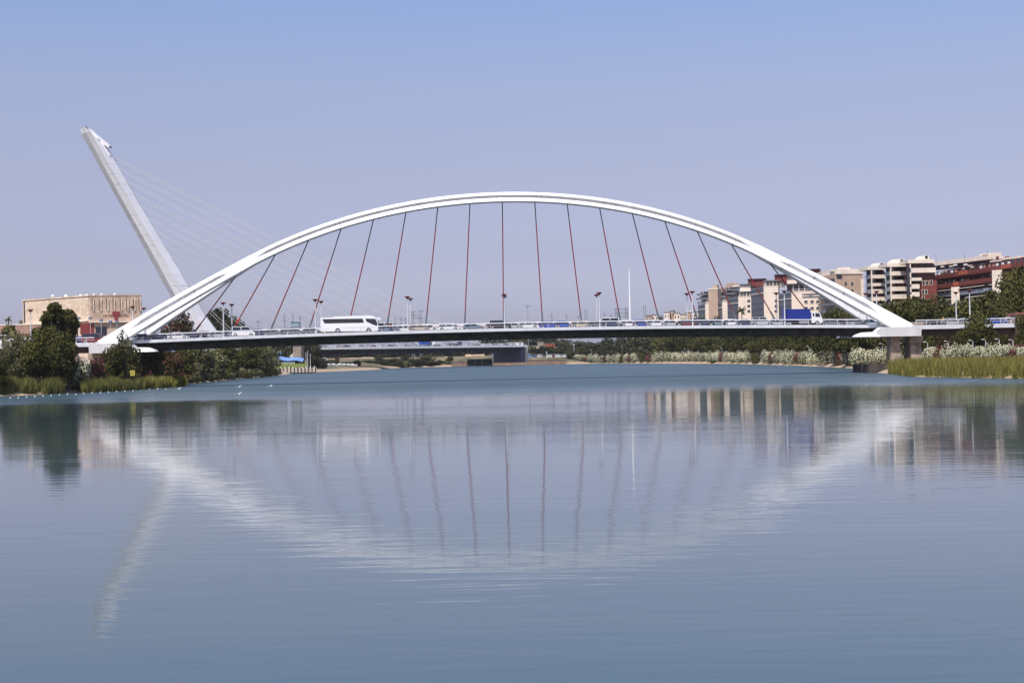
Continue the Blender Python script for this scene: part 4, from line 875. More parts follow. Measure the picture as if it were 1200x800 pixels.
for x0, x1, z in ((1124, 1134, 29.4), (1174, 1185, 29.4), (1117, 1123, 26.2)): fbox(f, 'orange_panel', M_brick2, t, hp(x0), hp(x1), z - 1.15, z + .1, .02, .18)
for x0, xm, x1, y0 in ((1115.8, 1121, 1124.5, 337), (1164, 1169.8, 1175, 317.5)):
    z1 = f.hit(x0, y0)[1]; u0, um = hp(x0), hp(xm); a = Vector(f.pt(u0, 0, .1)); b2_ = Vector(f.pt(um, 0, 1.9)); c2_ = Vector(f.pt(hp(x1), 0, .1))
    MB().prism([(a.x, a.y), (b2_.x, b2_.y), (c2_.x, c2_.y)], 6, z1).build('fin_wall', M_cream2, t)
fbox(f, 'attic_wall', M_brick, t, hp(1090), hp(1172), 29.6, 31.2, -9, -4.5)
g2 = Facade(1078, 503, 1215, 442)
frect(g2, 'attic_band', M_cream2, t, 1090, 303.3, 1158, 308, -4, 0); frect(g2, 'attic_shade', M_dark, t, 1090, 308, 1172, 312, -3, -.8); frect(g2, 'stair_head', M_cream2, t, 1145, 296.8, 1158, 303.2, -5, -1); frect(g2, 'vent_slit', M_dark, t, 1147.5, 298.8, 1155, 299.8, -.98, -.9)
for x in (1160.5, 1164, 1167.5, 1171, 1174): frect(g2, 'chimney', M_cream2 if x % 2 else M_brick, t, x, 300.5, x + 1.6, 305, -2.5, -1)
frect(g2, 'attic_band', M_cream2, t, 1160, 305, 1174, 306.5, -4, 0); frect(g2, 'attic_band', M_cream2, t, 1174, 301, 1195, 303.5, -4, 0); frect(g2, 'attic_wall', M_brick, t, 1172, 303.5, 1215, 311, -4, -.3); frect(g2, 'attic_wall', M_brick, t, 1195, 300.3, 1215, 303.5, -4, -.2)
for x, y in ((1103, 311.5), (1113, 311), (1118, 309.5), (1130, 309), (1135, 310.5), (1150, 309.5), (1165, 308.5), (1170, 308), (1184, 307)): frect(g2, 'terrace_clutter', M_awn if x % 2 else M_rail, t, x, y, x + 2.6, y + 2.0, -.7, .3)
for x, y in ((1097, 299), (1130, 297), (1157, 293), (1171, 296)):
    q = P(x, y, 476); q0 = P(x, 303, 476); MB().tube([(q.x, 476, q0.z - 1), (q.x, 476, q.z)], .05, 4).build('aerial', M_sock, t)
# distant roofs left of the apartments
def far_house(px0, px1, y0, lab, m, Y, roof=None, wins=2):
    t = thing('distant_building', lab, 'building'); f = Facade(px0, Y, px1, Y - .4); u1, z1 = f.hit(px1, y0); z0 = 3
    fbox(f, 'walls', m, t, 0, f.L, z0, z1, -14, 0); fbox(f, 'roof', roof or M_roofg, t, -.3, f.L + .3, z1, z1 + .5, -14.3, .3)
    for k in range(wins): window_part(f, t, f.L * (k + .3) / wins, f.L * (k + .65) / wins, z1 - 3, z1 - 1.4, .02)
for a in ((757, 764, 370, 'low pinkish distant building just right of the bluish mast', M_tan, 930), (764, 772, 369, 'small cream distant building behind the far shrub', M_cream, 940), (779, 785, 366, 'short cream block at the left of the far roofs', M_cream2, 900), (785.3, 789.5, 364.3, 'tallest tan block of the far roofs', M_tan, 905), (790, 797, 367, 'distant brown-roofed block right of the tallest far roof', M_cream, 900), (797.3, 804, 368.6, 'low white distant block with a sloping roof', M_cream2, 900, None, 3),
          (804.3, 812, 366, 'orange tan distant building beside the far slope roof', M_tan, 890), (812.3, 822, 365.5, 'pale distant building touching the apartment complex', M_cream2, 880)): far_house(*a)
t = thing('distant_roof', 'sloping white far roof beside the orange tan distant building', 'building'); q = P(801, 370, 905); q2 = P(812, 364, 905); MB().extrude([(q.x - 1, q.z - 3), (q2.x, q.z - 3), (q2.x, q2.z), (q2.x - 3, q2.z)], 905, 915).build('roof', M_cream2, t)
MB().box(q.x - 1, q2.x, 905.2, 914.8, 3, q.z - 3.02).build('walls', M_cream, t)

# ------------------------------------------------------------------ vegetation
def leaf_mat(name, ramp_): return mat(name, ramp_[0][1], .75, island=ramp_)
L_dark = leaf_mat('foliage_dark_green', [(0, (.022, .024, .006)), (.5, (.052, .053, .012)), (1, (.098, .092, .024))])
L_mid = leaf_mat('foliage_mid_green', [(0, (.028, .032, .008)), (.5, (.066, .070, .017)), (1, (.115, .110, .032))])
L_olive = leaf_mat('foliage_silver_olive', [(0, (.05, .052, .022)), (.5, (.115, .113, .05)), (1, (.20, .19, .095))])
L_blue = leaf_mat('foliage_bluish_far', [(0, (.018, .022, .010)), (.5, (.040, .044, .018)), (1, (.072, .074, .030))])
L_red = leaf_mat('foliage_reddish', [(0, (.03, .025, .010)), (.55, (.06, .055, .02)), (.8, (.085, .045, .022)), (1, (.13, .035, .035))])
L_ole = leaf_mat('foliage_oleander', [(0, (.03, .04, .015)), (1, (.10, .12, .04))])
L_bw = leaf_mat('blossom_creamy_white', [(0, (.52, .53, .32)), (.5, (.68, .66, .46)), (1, (.80, .76, .60))])
L_bp = leaf_mat('blossom_pink', [(0, (.13, .02, .035)), (.6, (.22, .035, .055)), (1, (.34, .10, .12))])
L_reed = leaf_mat('reed_blades', [(0, (.10, .10, .02)), (.4, (.17, .165, .035)), (.8, (.27, .24, .06)), (1, (.34, .29, .10))])
L_reed_d = leaf_mat('reed_blades_dull_green', [(0, (.06, .07, .018)), (.5, (.11, .115, .03)), (1, (.20, .18, .06))])  # second reed colour, darker and greener than the golden one
L_palm = leaf_mat('palm_fronds', [(0, (.05, .06, .02)), (1, (.12, .13, .04))])

def leaves_mesh(name, blobs, n, size, seed, up=.35, shell=.55):
    """many small leaf clumps (quads) spread through ellipsoid lobes, denser towards their skins"""
    g = np.random.default_rng(seed); B = np.array(blobs, float); wgt = (B[:, 3] * B[:, 4] * B[:, 5]) ** (2 / 3.); wgt /= wgt.sum()
    k = g.choice(len(B), n, p=wgt); d = g.normal(size=(n, 3)); d /= np.linalg.norm(d, axis=1)[:, None]
    rr_ = shell + (1.06 - shell) * g.random(n) ** .6
    rr_ *= 1 + .10 * np.sin(d[:, 0] * 5 + k) * np.cos(d[:, 2] * 6 + k * 2)
    c = B[k, :3] + d * B[k, 3:] * rr_[:, None]
    nrm = d + g.normal(size=(n, 3)) * .7 + np.array([0, 0, up]); nrm /= np.linalg.norm(nrm, axis=1)[:, None]
    a = np.cross(nrm, g.normal(size=(n, 3))); a /= np.linalg.norm(a, axis=1)[:, None]; b_ = np.cross(nrm, a)
    s1 = size * g.uniform(.5, 1.3, n)[:, None]; s2 = size * g.uniform(.35, .9, n)[:, None]
    v = np.stack([c - a * s1, c + b_ * s2 * .9, c + a * s1, c - b_ * s2], 1).reshape(-1, 3)
    return mesh_quads(name, v)
def mesh_quads(name, v):
    n = len(v) // 4; me = bpy.data.meshes.new(name); me.vertices.add(len(v)); me.vertices.foreach_set('co', v.astype(np.float32).ravel())
    me.loops.add(4 * n); me.loops.foreach_set('vertex_index', np.arange(4 * n, dtype=np.int32)); me.polygons.add(n); me.polygons.foreach_set('loop_start', np.arange(0, 4 * n, 4, dtype=np.int32))
    me.update(calc_edges=True); return me
def addo(name, me, m, par=None):
    me.materials.append(m); o = bpy.data.objects.new(name, me); C.objects.link(o); o.parent = par; return o
def blobs_tree(seed, H, Wd, low=.3, n=11, r=.27):
    g = random.Random(seed); out_ = []
    for i in range(n):
        t = (i + .5) / n; z = H * (low + (1 - low) * (.12 + .80 * t)); prof = math.sin(math.pi * min(1, (.25 + .68 * t))) ** .7
        a = g.uniform(0, 6.28); rad = Wd * .5 * prof * g.uniform(.25, .75); q = g.uniform(.8, 1.2) * r
        out_.append((rad * math.cos(a), rad * math.sin(a), z, Wd * q, Wd * q, Wd * q * g.uniform(.6, .85)))
    out_.append((0, 0, H * (low + (1 - low) * .45), Wd * .33, Wd * .33, H * (1 - low) * .36)); return out_
def trunk_mb(H, blobs, r0, low):
    m_ = MB(); m_.tube([(0, 0, -.6), (.1, 0, H * low * .5), (0, .1, H * low), (.05, 0, H * (low + (1 - low) * .6))], [r0 * 1.3, r0, r0 * .8, r0 * .3], 7)
    for b_ in blobs[:-1:2]: m_.tube([(0, 0, H * low * .8), (b_[0] * .5, b_[1] * .5, (H * low + b_[2]) * .5), (b_[0] * .95, b_[1] * .95, b_[2])], [r0 * .5, r0 * .33, r0 * .12], 5)
    return m_
PLANTS = {}
def tree_proto(kind, H, Wd, leaf, n, size, low=.25, seeds=(1, 2, 3), nb=11, r=.27, name='tree', cat='tree', shell=.55):
    L = []
    for sd_ in seeds:
        t = thing(name, 'x', cat); bl = blobs_tree(sd_, H, Wd, low, nb, r)
        trunk_mb(H, bl, Wd * .035 + .05, low).build('trunk', M_bark, t); addo('crown', leaves_mesh('crown', bl, n, size, sd_, shell=shell), leaf, t); snap(t); L.append([t, False])
    PLANTS[kind] = (L, H, Wd)
def bush_proto(kind, H, Wd, leaf, bloom, n, nb_, size, seeds=(1, 2, 3, 4), name='oleander_bush', bloomtop=.15):
    L = []
    for sd_ in seeds:
        g = random.Random(sd_ * 7); t = thing(name, 'x', 'bush'); bl = []
        for i in range(9):
            a = g.uniform(0, 6.28); rad = Wd * g.uniform(.05, .30); z = H * g.uniform(.3, .74); q = Wd * g.uniform(.2, .3); bl.append((rad * math.cos(a), rad * math.sin(a), z, q, q, H * g.uniform(.20, .26)))
        bl.append((0, 0, H * .38, Wd * .42, Wd * .42, H * .40)); bl.append((0, 0, H * .2, Wd * .45, Wd * .45, H * .25))
        addo('foliage', leaves_mesh('foliage', bl, n, size, sd_), leaf, t)
        m_ = MB()
        for k in range(5): a = k * 1.26; m_.tube([(.1 * math.cos(a), .1 * math.sin(a), -.4), (Wd * .15 * math.cos(a), Wd * .15 * math.sin(a), H * .55)], [.07, .03], 5)
        m_.build('stems', M_bark, t)
        if bloom:
            bb = [(b_[0], b_[1], b_[2] + .05 * H, b_[3] * 1.05, b_[4] * 1.05, b_[5] * 1.02) for b_ in bl[:10]]
            addo('blossoms', leaves_mesh('blossoms', bb, nb_, size * .8, sd_ + 50, up=.8, shell=.93), bloom, t)
        snap(t); L.append([t, False])
    PLANTS[kind] = (L, H, Wd)
tree_proto('broad', 12, 10, L_dark, 5200, .36); tree_proto('broadmid', 12, 10, L_mid, 5200, .36, seeds=(4, 5, 6)); tree_proto('olive', 8, 8, L_olive, 5200, .28, low=.12, seeds=(7, 8))
tree_proto('far', 12, 12, L_blue, 1500, .75, low=.1, seeds=(9, 10, 11), r=.3); tree_proto('red', 9, 9, L_red, 3000, .34, low=.15, seeds=(12, 13))
tree_proto('farpine', 15, 9, L_blue, 1600, .6, low=.15, seeds=(14, 15), r=.22)
bush_proto('white', 5, 5, L_ole, L_bw, 900, 1150, .22); bush_proto('pink', 4, 3.6, L_ole, L_bp, 500, 700, .20, seeds=(4, 5)); bush_proto('bush', 4, 5, L_mid, None, 1500, 0, .26, seeds=(6, 7, 8), name='shrub')
bush_proto('duskbush', 5, 5, L_olive, None, 1500, 0, .26, seeds=(9, 10), name='shrub')
bush_proto('redbush', 4, 4, L_red, L_bp, 900, 260, .24, seeds=(11, 12), name='oleander_bush')
cyc = {}
def ashore(px, Y, m=1.0):
    for _ in range(60):
        if sdist(np.array([P(px, 420, Y).x]), np.array([Y]))[0] >= m: break
        Y += 3
    return Y
def plant(kind, px, top, wpx, Y, lab, group=None, base=None, dx=0):
    L, H, Wd = PLANTS[kind]; i = cyc.get(kind, rnd.randrange(3)); cyc[kind] = i + 1; e = L[i % len(L)]
    Y = ashore(px, Y); q = P(px, top, Y); x = q.x + dx; z0 = ground(x, Y) - .15 if base is None else base; h = max(1.0, q.z - z0); wd = wpx * Y / F
    t = e[0] if not e[1] else dup(e[0]); e[1] = True
    t.location = (x, Y, z0); t.scale = (wd / Wd, wd / Wd * rnd.uniform(.85, 1.15), h / H * 1.0); t.rotation_euler = (0, 0, rnd.uniform(0, 6.28))
    t['label'] = lab
    if group: t['group'] = group
    elif 'group' in t: del t['group']
    return t

# left bank, near the water ----------------------------------------------------
def custom_tree(name, lab, blobs_px, Y, leaf, n, size, trunk_px, depth=1.0, group=None):
    """a tree whose limbs end in separate leaf clumps, placed as the clumps stand"""
    q0 = P(trunk_px[0], trunk_px[1], Y); gz_ = ground(q0.x, Y); t = thing(name, lab, 'tree', group, loc=(q0.x, Y, gz_ - .1)); o = Vector((q0.x, Y, gz_ - .1)); bl = []
    for k, (px, py, rx, ry) in enumerate(blobs_px):
        p_ = P(px, py, Y) - o; s_ = Y / F; g = random.Random(k * 3 + 1); bl.append((p_.x, g.uniform(-1, 1) * depth * 2.0, p_.z, rx * s_, rx * s_, ry * s_))
    m_ = MB(); top = max(b_[2] for b_ in bl); m_.tube([(0, 0, -.3), (.2, 0, top * .35), (bl[0][0] * .5, 0, top * .7), (bl[0][0], bl[0][1], bl[0][2])], [.45, .36, .22, .06], 8)
    for b_ in bl[1:]: m_.tube([(bl[0][0] * .3, 0, min(b_[2] * .7, top * .55)), (b_[0] * .6, b_[1] * .6, b_[2] * .85), (b_[0], b_[1], b_[2])], [.16, .1, .04], 5)
    m_.build('trunk', M_bark, t); addo('crown', leaves_mesh('crown', bl, n, size, 77, shell=.5), leaf, t); return t
custom_tree('pine_tree', 'tallest dark tree on the left bank, standing before the beige theatre', [(67, 361, 8, 6.5), (62, 370, 9, 7), (72, 370, 8, 7), (80, 368, 7, 6), (86, 374, 7, 6), (90, 380, 5, 5), (57, 380, 9, 7), (68, 382, 10, 8), (54, 374, 6, 5), (60, 391, 10, 7), (72, 395, 10, 8), (84, 387, 6, 7), (78, 381, 7, 6), (82, 397, 7, 8), (70, 407, 14, 9), (60, 415, 13, 9), (78, 416, 12, 10)], 262, L_dark, 15000, .22, (70, 430))
plant('olive', 20, 393, 42, 256, 'silvery olive tree at the left edge of the river bank'); plant('olive', 8, 410, 26, 250, 'low silvery shrub-like tree below the olive tree at the left edge')
plant('broadmid', 50, 386, 48, 258, 'round dark green tree left of the foot of the tallest pine'); plant('broad', 40, 398, 34, 252, 'small dark tree under the round green tree on the left bank'); plant('broad', 79, 402, 26, 249, 'dark leaning tree reaching the water right of the left reeds')
plant('broad', -3, 424, 26, 232, 'almost black bush cut by the left edge of the photo at the waterline'); plant('broadmid', 66, 396, 34, 254, 'green tree directly beneath the crown of the tallest pine'); plant('broad', 88, 436, 18, 245, 'dark round bush at the water between reeds and white oleander')
plant('broad', 7, 382, 30, 330, 'dark tree before the pink wall at the left edge'); plant('broad', 42, 388, 34, 335, 'flat dark tree before the pink wall, left of the pine'); plant('bush', 24, 389, 26, 325, 'mid green tree top between two dark ones before the pink wall')
for px, top, w_, Y, lab in ((92, 413, 22, 264, 'white flowering oleander left of the left end block'), (86, 424, 18, 259, 'lower white oleander beside the dark leaning tree'), (100, 424, 18, 260, 'pale oleander below the left end block')): plant('white', px, top, w_, Y, lab)
for px, top, w_, Y, lab in ((112, 417, 26, 266, 'large dusky pink oleander under the left end block'), (107, 431, 20, 258, 'pink oleander nearest the water under the left end block'), (118, 433, 22, 261, 'pink flecked bush left of the slim reeds')): plant('redbush', px, top, w_, Y, lab)
custom_tree('sapling', 'slim wispy sapling before the right half of the left end block', [(144, 389, 3, 4), (141, 396, 4, 5), (148, 397, 4, 5), (144, 404, 6, 6), (152, 403, 5, 5), (138, 410, 6, 5), (148, 412, 7, 6)], 281, L_olive, 1500, .17, (146, 430), .4)
for px, top, w_, Y, k, lab in ((134, 406, 30, 279, 'broad', 'dark tree under the left end block, right of the pier'), (154, 407, 34, 283, 'broad', 'dark tree at the nose of the left end block'), (146, 424, 36, 277, 'bush', 'green shrub behind the yellow sign'), (126, 428, 24, 270, 'broad', 'dark shrub between pink oleander and reeds'),
                               (176, 407, 38, 305, 'broad', 'dark tree beneath the left end of the deck'), (196, 409, 38, 318, 'red', 'reddish tree under the deck, second right of the end block'), (171, 428, 26, 292, 'redbush', 'dark pink bush behind the rounded reed clump'), (214, 410, 38, 330, 'broad', 'dark tree under the deck right of the reddish one'),
                               (232, 408, 42, 345, 'olive', 'pale olive tree under the deck below the leaning pylon'), (250, 412, 36, 352, 'olive', 'second pale olive tree under the deck below the leaning pylon'), (268, 405, 42, 375, 'broadmid', 'large green tree under the deck below the first lamp pair'), (288, 405, 44, 410, 'broad', 'large dark tree under the deck, third from the blue canopy'),
                               (303, 404, 40, 440, 'olive', 'grey green tree under the deck, second from the blue canopy'), (313, 409, 34, 470, 'olive', 'grey green tree nearest the blue canopy on the left bank'), (212, 434, 22, 318, 'redbush', 'magenta flowered bush at the water under the deck'), (243, 430, 30, 338, 'duskbush', 'dusty shrub at the waterline under the deck'),
                               (262, 432, 30, 352, 'bush', 'green shrub at the waterline right of the dusty one'), (285, 431, 30, 385, 'duskbush', 'dry olive shrub at the waterline under the large dark tree'), (304, 430, 28, 425, 'duskbush', 'dry olive shrub at the waterline, rightmost but one before the jetty'), (319, 429, 20, 490, 'duskbush', 'last low shrub before the grassy jetty slope'), (226, 424, 26, 336, 'duskbush', 'mid-height dusty shrub below the pale olive trees')):
    plant(k, px, top, w_, Y, lab)
plant('red', 204, 370, 46, 430, 'reddish brown tree above the deck before the pylon foot'); plant('bush', 176, 379, 30, 420, 'green shrub above the deck beside the left leg'); plant('broadmid', 219, 378, 20, 440, 'green tree right of the reddish one at the pylon foot')
for i, (px, top, w_) in enumerate(((247, 363, 24), (256, 359, 26), (264, 361, 24), (273, 369, 24), (282, 376, 22), (291, 382, 18), (240, 368, 20))): plant('farpine', px, top, w_, 835, f'dark wooded crown right of the pylon foot, {["first","second","third","fourth","fifth","last and lowest","one behind the pylon edge"][i]} from left' if i < 6 else 'dark wooded crown touching the right edge of the pylon foot', 'dark trees right of the pylon foot')

def palm(px, top, wpx, Y, lab):
    q = P(px, top, Y); z0 = ground(q.x, Y); t = thing('palm_tree', lab, 'palm tree', loc=(q.x, Y, z0)); h = q.z - z0; R_ = wpx * Y / F / 2; hc = h - R_ * .55
    MB().tube([(0, 0, -.3), (.1, 0, hc * .5), (0, 0, hc)], [.32, .24, .22], 7).build('trunk', M_bark, t); g = random.Random(int(px)); qs = []
    for k in range(26):
        a = g.uniform(0, 6.28); el_ = g.uniform(-.2, 1.3); ln = R_ * g.uniform(.85, 1.1); prev = Vector((0, 0, hc)); d = Vector((math.cos(a) * math.cos(el_), math.sin(a) * math.cos(el_), math.sin(el_)))
        for s_ in range(5):
            nx_ = prev + d * ln / 5; d = (d + Vector((0, 0, -.28))).normalized(); sd_ = d.cross(Vector((0, 0, 1))).normalized() * R_ * .13 * (1 - s_ * .15)
            qs += [prev - sd_ + Vector((0, 0, -.1 * R_)), prev, nx_, nx_ - sd_ + Vector((0, 0, -.12 * R_)), prev + sd_ + Vector((0, 0, -.1 * R_)), prev, nx_, nx_ + sd_ + Vector((0, 0, -.12 * R_))]; prev = nx_
    addo('fronds', mesh_quads('fronds', np.array([tuple(v) for v in qs])), L_palm, t)
palm(10, 371, 11, 600, 'palm tree at the left edge above the pink wall'); palm(25.5, 375, 8, 610, 'smaller palm touching the left corner of the theatre')
palm(869, 360, 15, 715, 'palm before the third cream wing, above the line of cars'); palm(823, 371, 8, 800, 'small palm at the left foot of the apartment complex')
for i, (px, top, w_, Y) in enumerate(((841, 367, 18, 745), (857, 369, 16, 720), (878, 370, 16, 680), (905, 370, 16, 640), (832, 371, 14, 780), (760, 368, 14, 1000), (773, 367, 12, 990))): plant('bush', px, top, w_, Y, f'{"green shrub at the foot of the cream apartments" if i < 5 else "shrub before the far distant roofs"}, {ordn([2,3,4,5,1,1,2][i]-1)} from left')
for i, px in enumerate((3, 14, 20)): plant('bush', px, 377, 9, 560, f'low shrub above the pink wall near the palms, {ordn(i)} from left')

# oleander row on the right bank ------------------------------------------------
YB = lambda px: float(np.interp(px, [660, 690, 760, 850, 900, 950, 1000, 1045], [1040, 1015, 865, 690, 560, 478, 395, 352]))
TP = lambda px: float(np.interp(px, [660, 700, 760, 850, 900, 950, 1000, 1045], [415.8, 414.6, 412, 410.8, 410, 408.5, 407, 406]))
row = [('bush', 668)] + [('white', x) for x in (676, 682)] + [('pink', 686)] + [('white', x) for x in (692, 698, 705)] + [('pink', 709)] + [('white', x) for x in (714, 720, 725)] + [('bush', 729), ('white', 734), ('pink', 737.5), ('white', 743), ('bush', 752), ('pink', 760)] + \
      [('white', x) for x in range(768, 842, 8)] + [('pink', 845)] + [('white', x) for x in (851, 859, 867, 875)] + [('bush', 885)] + [('white', x) for x in (896, 903)] + [('pink', 905)] + [('white', x) for x in (911, 920, 928)] + [('pink', 935)] + [('white', x) for x in (942, 951, 960, 969, 978)] + [('pink', 985)] + [('white', x) for x in (992, 1001, 1010, 1020, 1030, 1040)]
c_ = {}
for k, px in row:
    i = c_.get(k, 0); c_[k] = i + 1; Y = YB(px); wpx = (9.5 if px < 760 else 12 if px < 900 else 15) * (.85 if k == 'pink' else 1)
    q = P(px, 420, Y)
    plant(k, px, TP(px) + rnd.uniform(-.6, .8) + (2.5 if k == 'pink' else 0), wpx, Y, {'white': 'white flowering oleander on the right bank', 'pink': 'pink oleander between white ones on the right bank', 'bush': 'plain green shrub in the oleander row on the right bank'}[k] + f', {ordn(i)} from the far end', 'oleander row on the right bank')
for i, (k, px, top, w_, Y) in enumerate((('white', 1056, 409, 16, 330), ('white', 1090, 404, 20, 290), ('pink', 1100, 405, 13, 286), ('white', 1110, 403, 20, 284), ('white', 1122, 402, 20, 280), ('white', 1134, 402, 20, 278), ('white', 1146, 403, 20, 276), ('white', 1158, 402, 20, 272), ('white', 1170, 402, 22, 268), ('white', 1180, 403, 20, 264), ('pink', 1186, 407, 13, 260), ('white', 1197, 404, 22, 262), ('pink', 1194, 402, 16, 272), ('white', 1212, 404, 24, 258))):
    plant(k, px, top, w_, Y, f'{"white" if k == "white" else "pink"} oleander behind the golden reeds, {ordn(i)} bush of that row from the piers', 'oleanders behind the golden reeds')
# sandy fringe shrubs
for i, (px, Y, top, w_) in enumerate(((836, 700, 421.5, 10), (886, 590, 420, 9), (1012, 378, 425, 8))): plant('bush', px, top, w_, Y, f'low green tuft at the sandy waterline of the right bank, {ordn(i)} from the far end')
# dark tree belt behind the oleanders
i = 0
for px in np.arange(664, 1062, 12.5):
    Y = YB(px) + 30 + rnd.uniform(0, 14); top = float(np.interp(px, [660, 700, 760, 830, 900, 1062], [404, 400, 395, 389, 383, 380])) + rnd.uniform(-1.5, 2)
    plant('far' if px < 770 else ('broad' if i % 3 else 'broadmid'), px, top, 27 if px > 740 else 22, Y, f'dark tree in the belt behind the oleander row, {ordn(i)} from the far end', 'dark tree belt behind the oleanders'); i += 1
for i, (px, top, w_, Y, k) in enumerate(((968, 366, 26, 410, 'broadmid'), (980, 361, 28, 405, 'broad'), (995, 357, 30, 400, 'broadmid'), (1010, 357, 30, 395, 'broad'), (1026, 354, 30, 385, 'broadmid'), (1043, 352, 32, 372, 'broadmid'), (1060, 349, 36, 368, 'broad'), (1078, 351, 34, 362, 'broad'), (1096, 350, 38, 356, 'broadmid'), (1113, 355, 32, 352, 'broad'), (1131, 352, 36, 350, 'broadmid'), (1149, 348, 38, 346, 'broadmid'), (1165, 341, 36, 344, 'broad'))):
    plant(k, px, top + 4, w_ * 1.4, Y, f'rounded green tree standing taller than the deck at right, {ordn(i)} from the blue truck', 'green trees showing over the right end of the deck')
plant('broad', 1186, 323, 48, 338, 'biggest dark tree at the right edge, before the red brick block'); plant('broad', 1204, 316, 50, 336, 'tall dark tree cut off by the right edge of the photo'); plant('broadmid', 1176, 352, 36, 334, 'green tree just left of the brick tower top')
plant('broad', 1143, 371, 38, 289, 'bushy dark tree in front of the right approach span'); plant('broad', 1130, 386, 26, 287, 'lower dark bush left of the bushy tree at the approach span'); plant('broad', 1158, 384, 24, 288, 'lower dark bush right of the bushy tree at the approach span'); plant('broad', 1200, 372, 26, 292, 'dark tree right of the brick tower')
for i, px in enumerate((1068, 1082, 1098, 1112, 1126, 1150, 1166, 1182, 1198)): plant('red' if px in (1098, 1112) else 'broad', px, 389, 26, 325 + (i % 3) * 4, f'dark tree in the shade under the right approach span, {ordn(i)} from the piers', 'trees under the right approach span')

# far bank: shrubs, trees ---------------------------------------------------------
for i, (px, top, w_, Y, k) in enumerate(((405, 423, 16, 860, 'duskbush'), (418, 421, 12, 880, 'bush'), (432, 422, 14, 940, 'far'), (444, 417, 12, 985, 'far'), (452, 421, 22, 995, 'far'), (463, 420, 20, 1000, 'far'), (474, 416, 10, 1010, 'far'), (484, 421, 12, 1005, 'bush'), (500, 417, 20, 1000, 'broadmid'), (492, 419, 14, 1002, 'bush'), (527, 418, 10, 1016, 'far'), (514, 424, 9, 1016, 'bush'), (438, 424, 14, 985, 'duskbush'), (475, 424, 16, 1004, 'duskbush'))):
    plant(k, px, top, w_, Y, f'shrub on the sandy far bank under the far bridge, {ordn(i)} of that group', 'shrubs on the far bank')
for i, (px, r_) in enumerate(((623.5, 13), (636.5, 15), (646.5, 11), (656.5, 12), (613, 6))): plant('far', px, 406 if px > 615 else 409, r_, 1050, f'dark round tree among the sheds of the far bank, {["first", "second", "third", "rightmost", "smallest, near the pale abutment"][i]}', 'round trees among the far sheds')
i = 0
for px in np.arange(330, 664, 15): plant('far', px, (408 if px < 560 else 397) + rnd.uniform(-2, 2), 26, 1130 + rnd.uniform(0, 40), f'dark far tree on the horizon behind the far bridge, {ordn(i)} from left', 'far trees behind the far bridge'); i += 1
for i, (px, top, w_, Y) in enumerate(((356, 403, 18, 745), (364, 402, 20, 750), (371, 404, 16, 742), (361, 412, 22, 735), (330, 401, 20, 700), (318, 402, 22, 660), (344, 398, 20, 790), (378, 420, 12, 740))): plant('far', px, top, w_, Y, f'dark tree around the blue canopy on the left bank, {ordn(i)} of them', 'dark trees round the blue canopy')
for i, (px, top, w_, Y) in enumerate(((668, 411, 14, 1030), (679, 407, 16, 1040), (690, 409, 14, 1040), (703, 408, 16, 1020))): plant('broadmid' if i == 1 else 'far', px, top, w_, Y, f'tree at the far end of the right bank, {ordn(i)} from the sheds', 'trees at the far end of the right bank')

g_ = random.Random(5)
for i in range(34):
    px = 372 + i * 5.1 + g_.uniform(-1, 1); Y = float(np.interp(px, [372, 400, 430, 545], [800, 850, 955, 1020])) + g_.uniform(3, 9); k = g_.choice(['bush', 'far', 'duskbush', 'far'])
    if 395 < px < 416: continue
    plant(k, px, 424 + g_.uniform(-2.5, 1.5) - (px - 372) * .008, g_.uniform(7, 13), Y, f'low bush along the waterline of the far bank, {ordn(i)} from the boats', 'bushes along the far waterline')
for i in range(20):
    px = 376 + i * 8.6 + g_.uniform(-2, 2); plant('far', px, 417.5 + g_.uniform(-2, 2), g_.uniform(10, 17), 1062 + g_.uniform(0, 15), f'dark shrub on top of the sandy terrace, {ordn(i)} from left', 'shrubs on top of the sandy terrace')
for i in range(26):
    px = 196 + i * 5.0; Y = 296 + i * 3.0; k = g_.choice(['bush', 'duskbush', 'duskbush', 'bush', 'redbush' if i < 9 else 'bush']); Y = ashore(px, Y, .2); yw = 420.5 - math.tan(ROLL) * (px - 600) + EYE * F / Y
    plant(k, px, yw - g_.uniform(8, 15), g_.uniform(16, 24), Y, f'shrub overhanging the water below the left part of the deck, {ordn(i)} from the reeds', 'shrubs overhanging the left waterline')
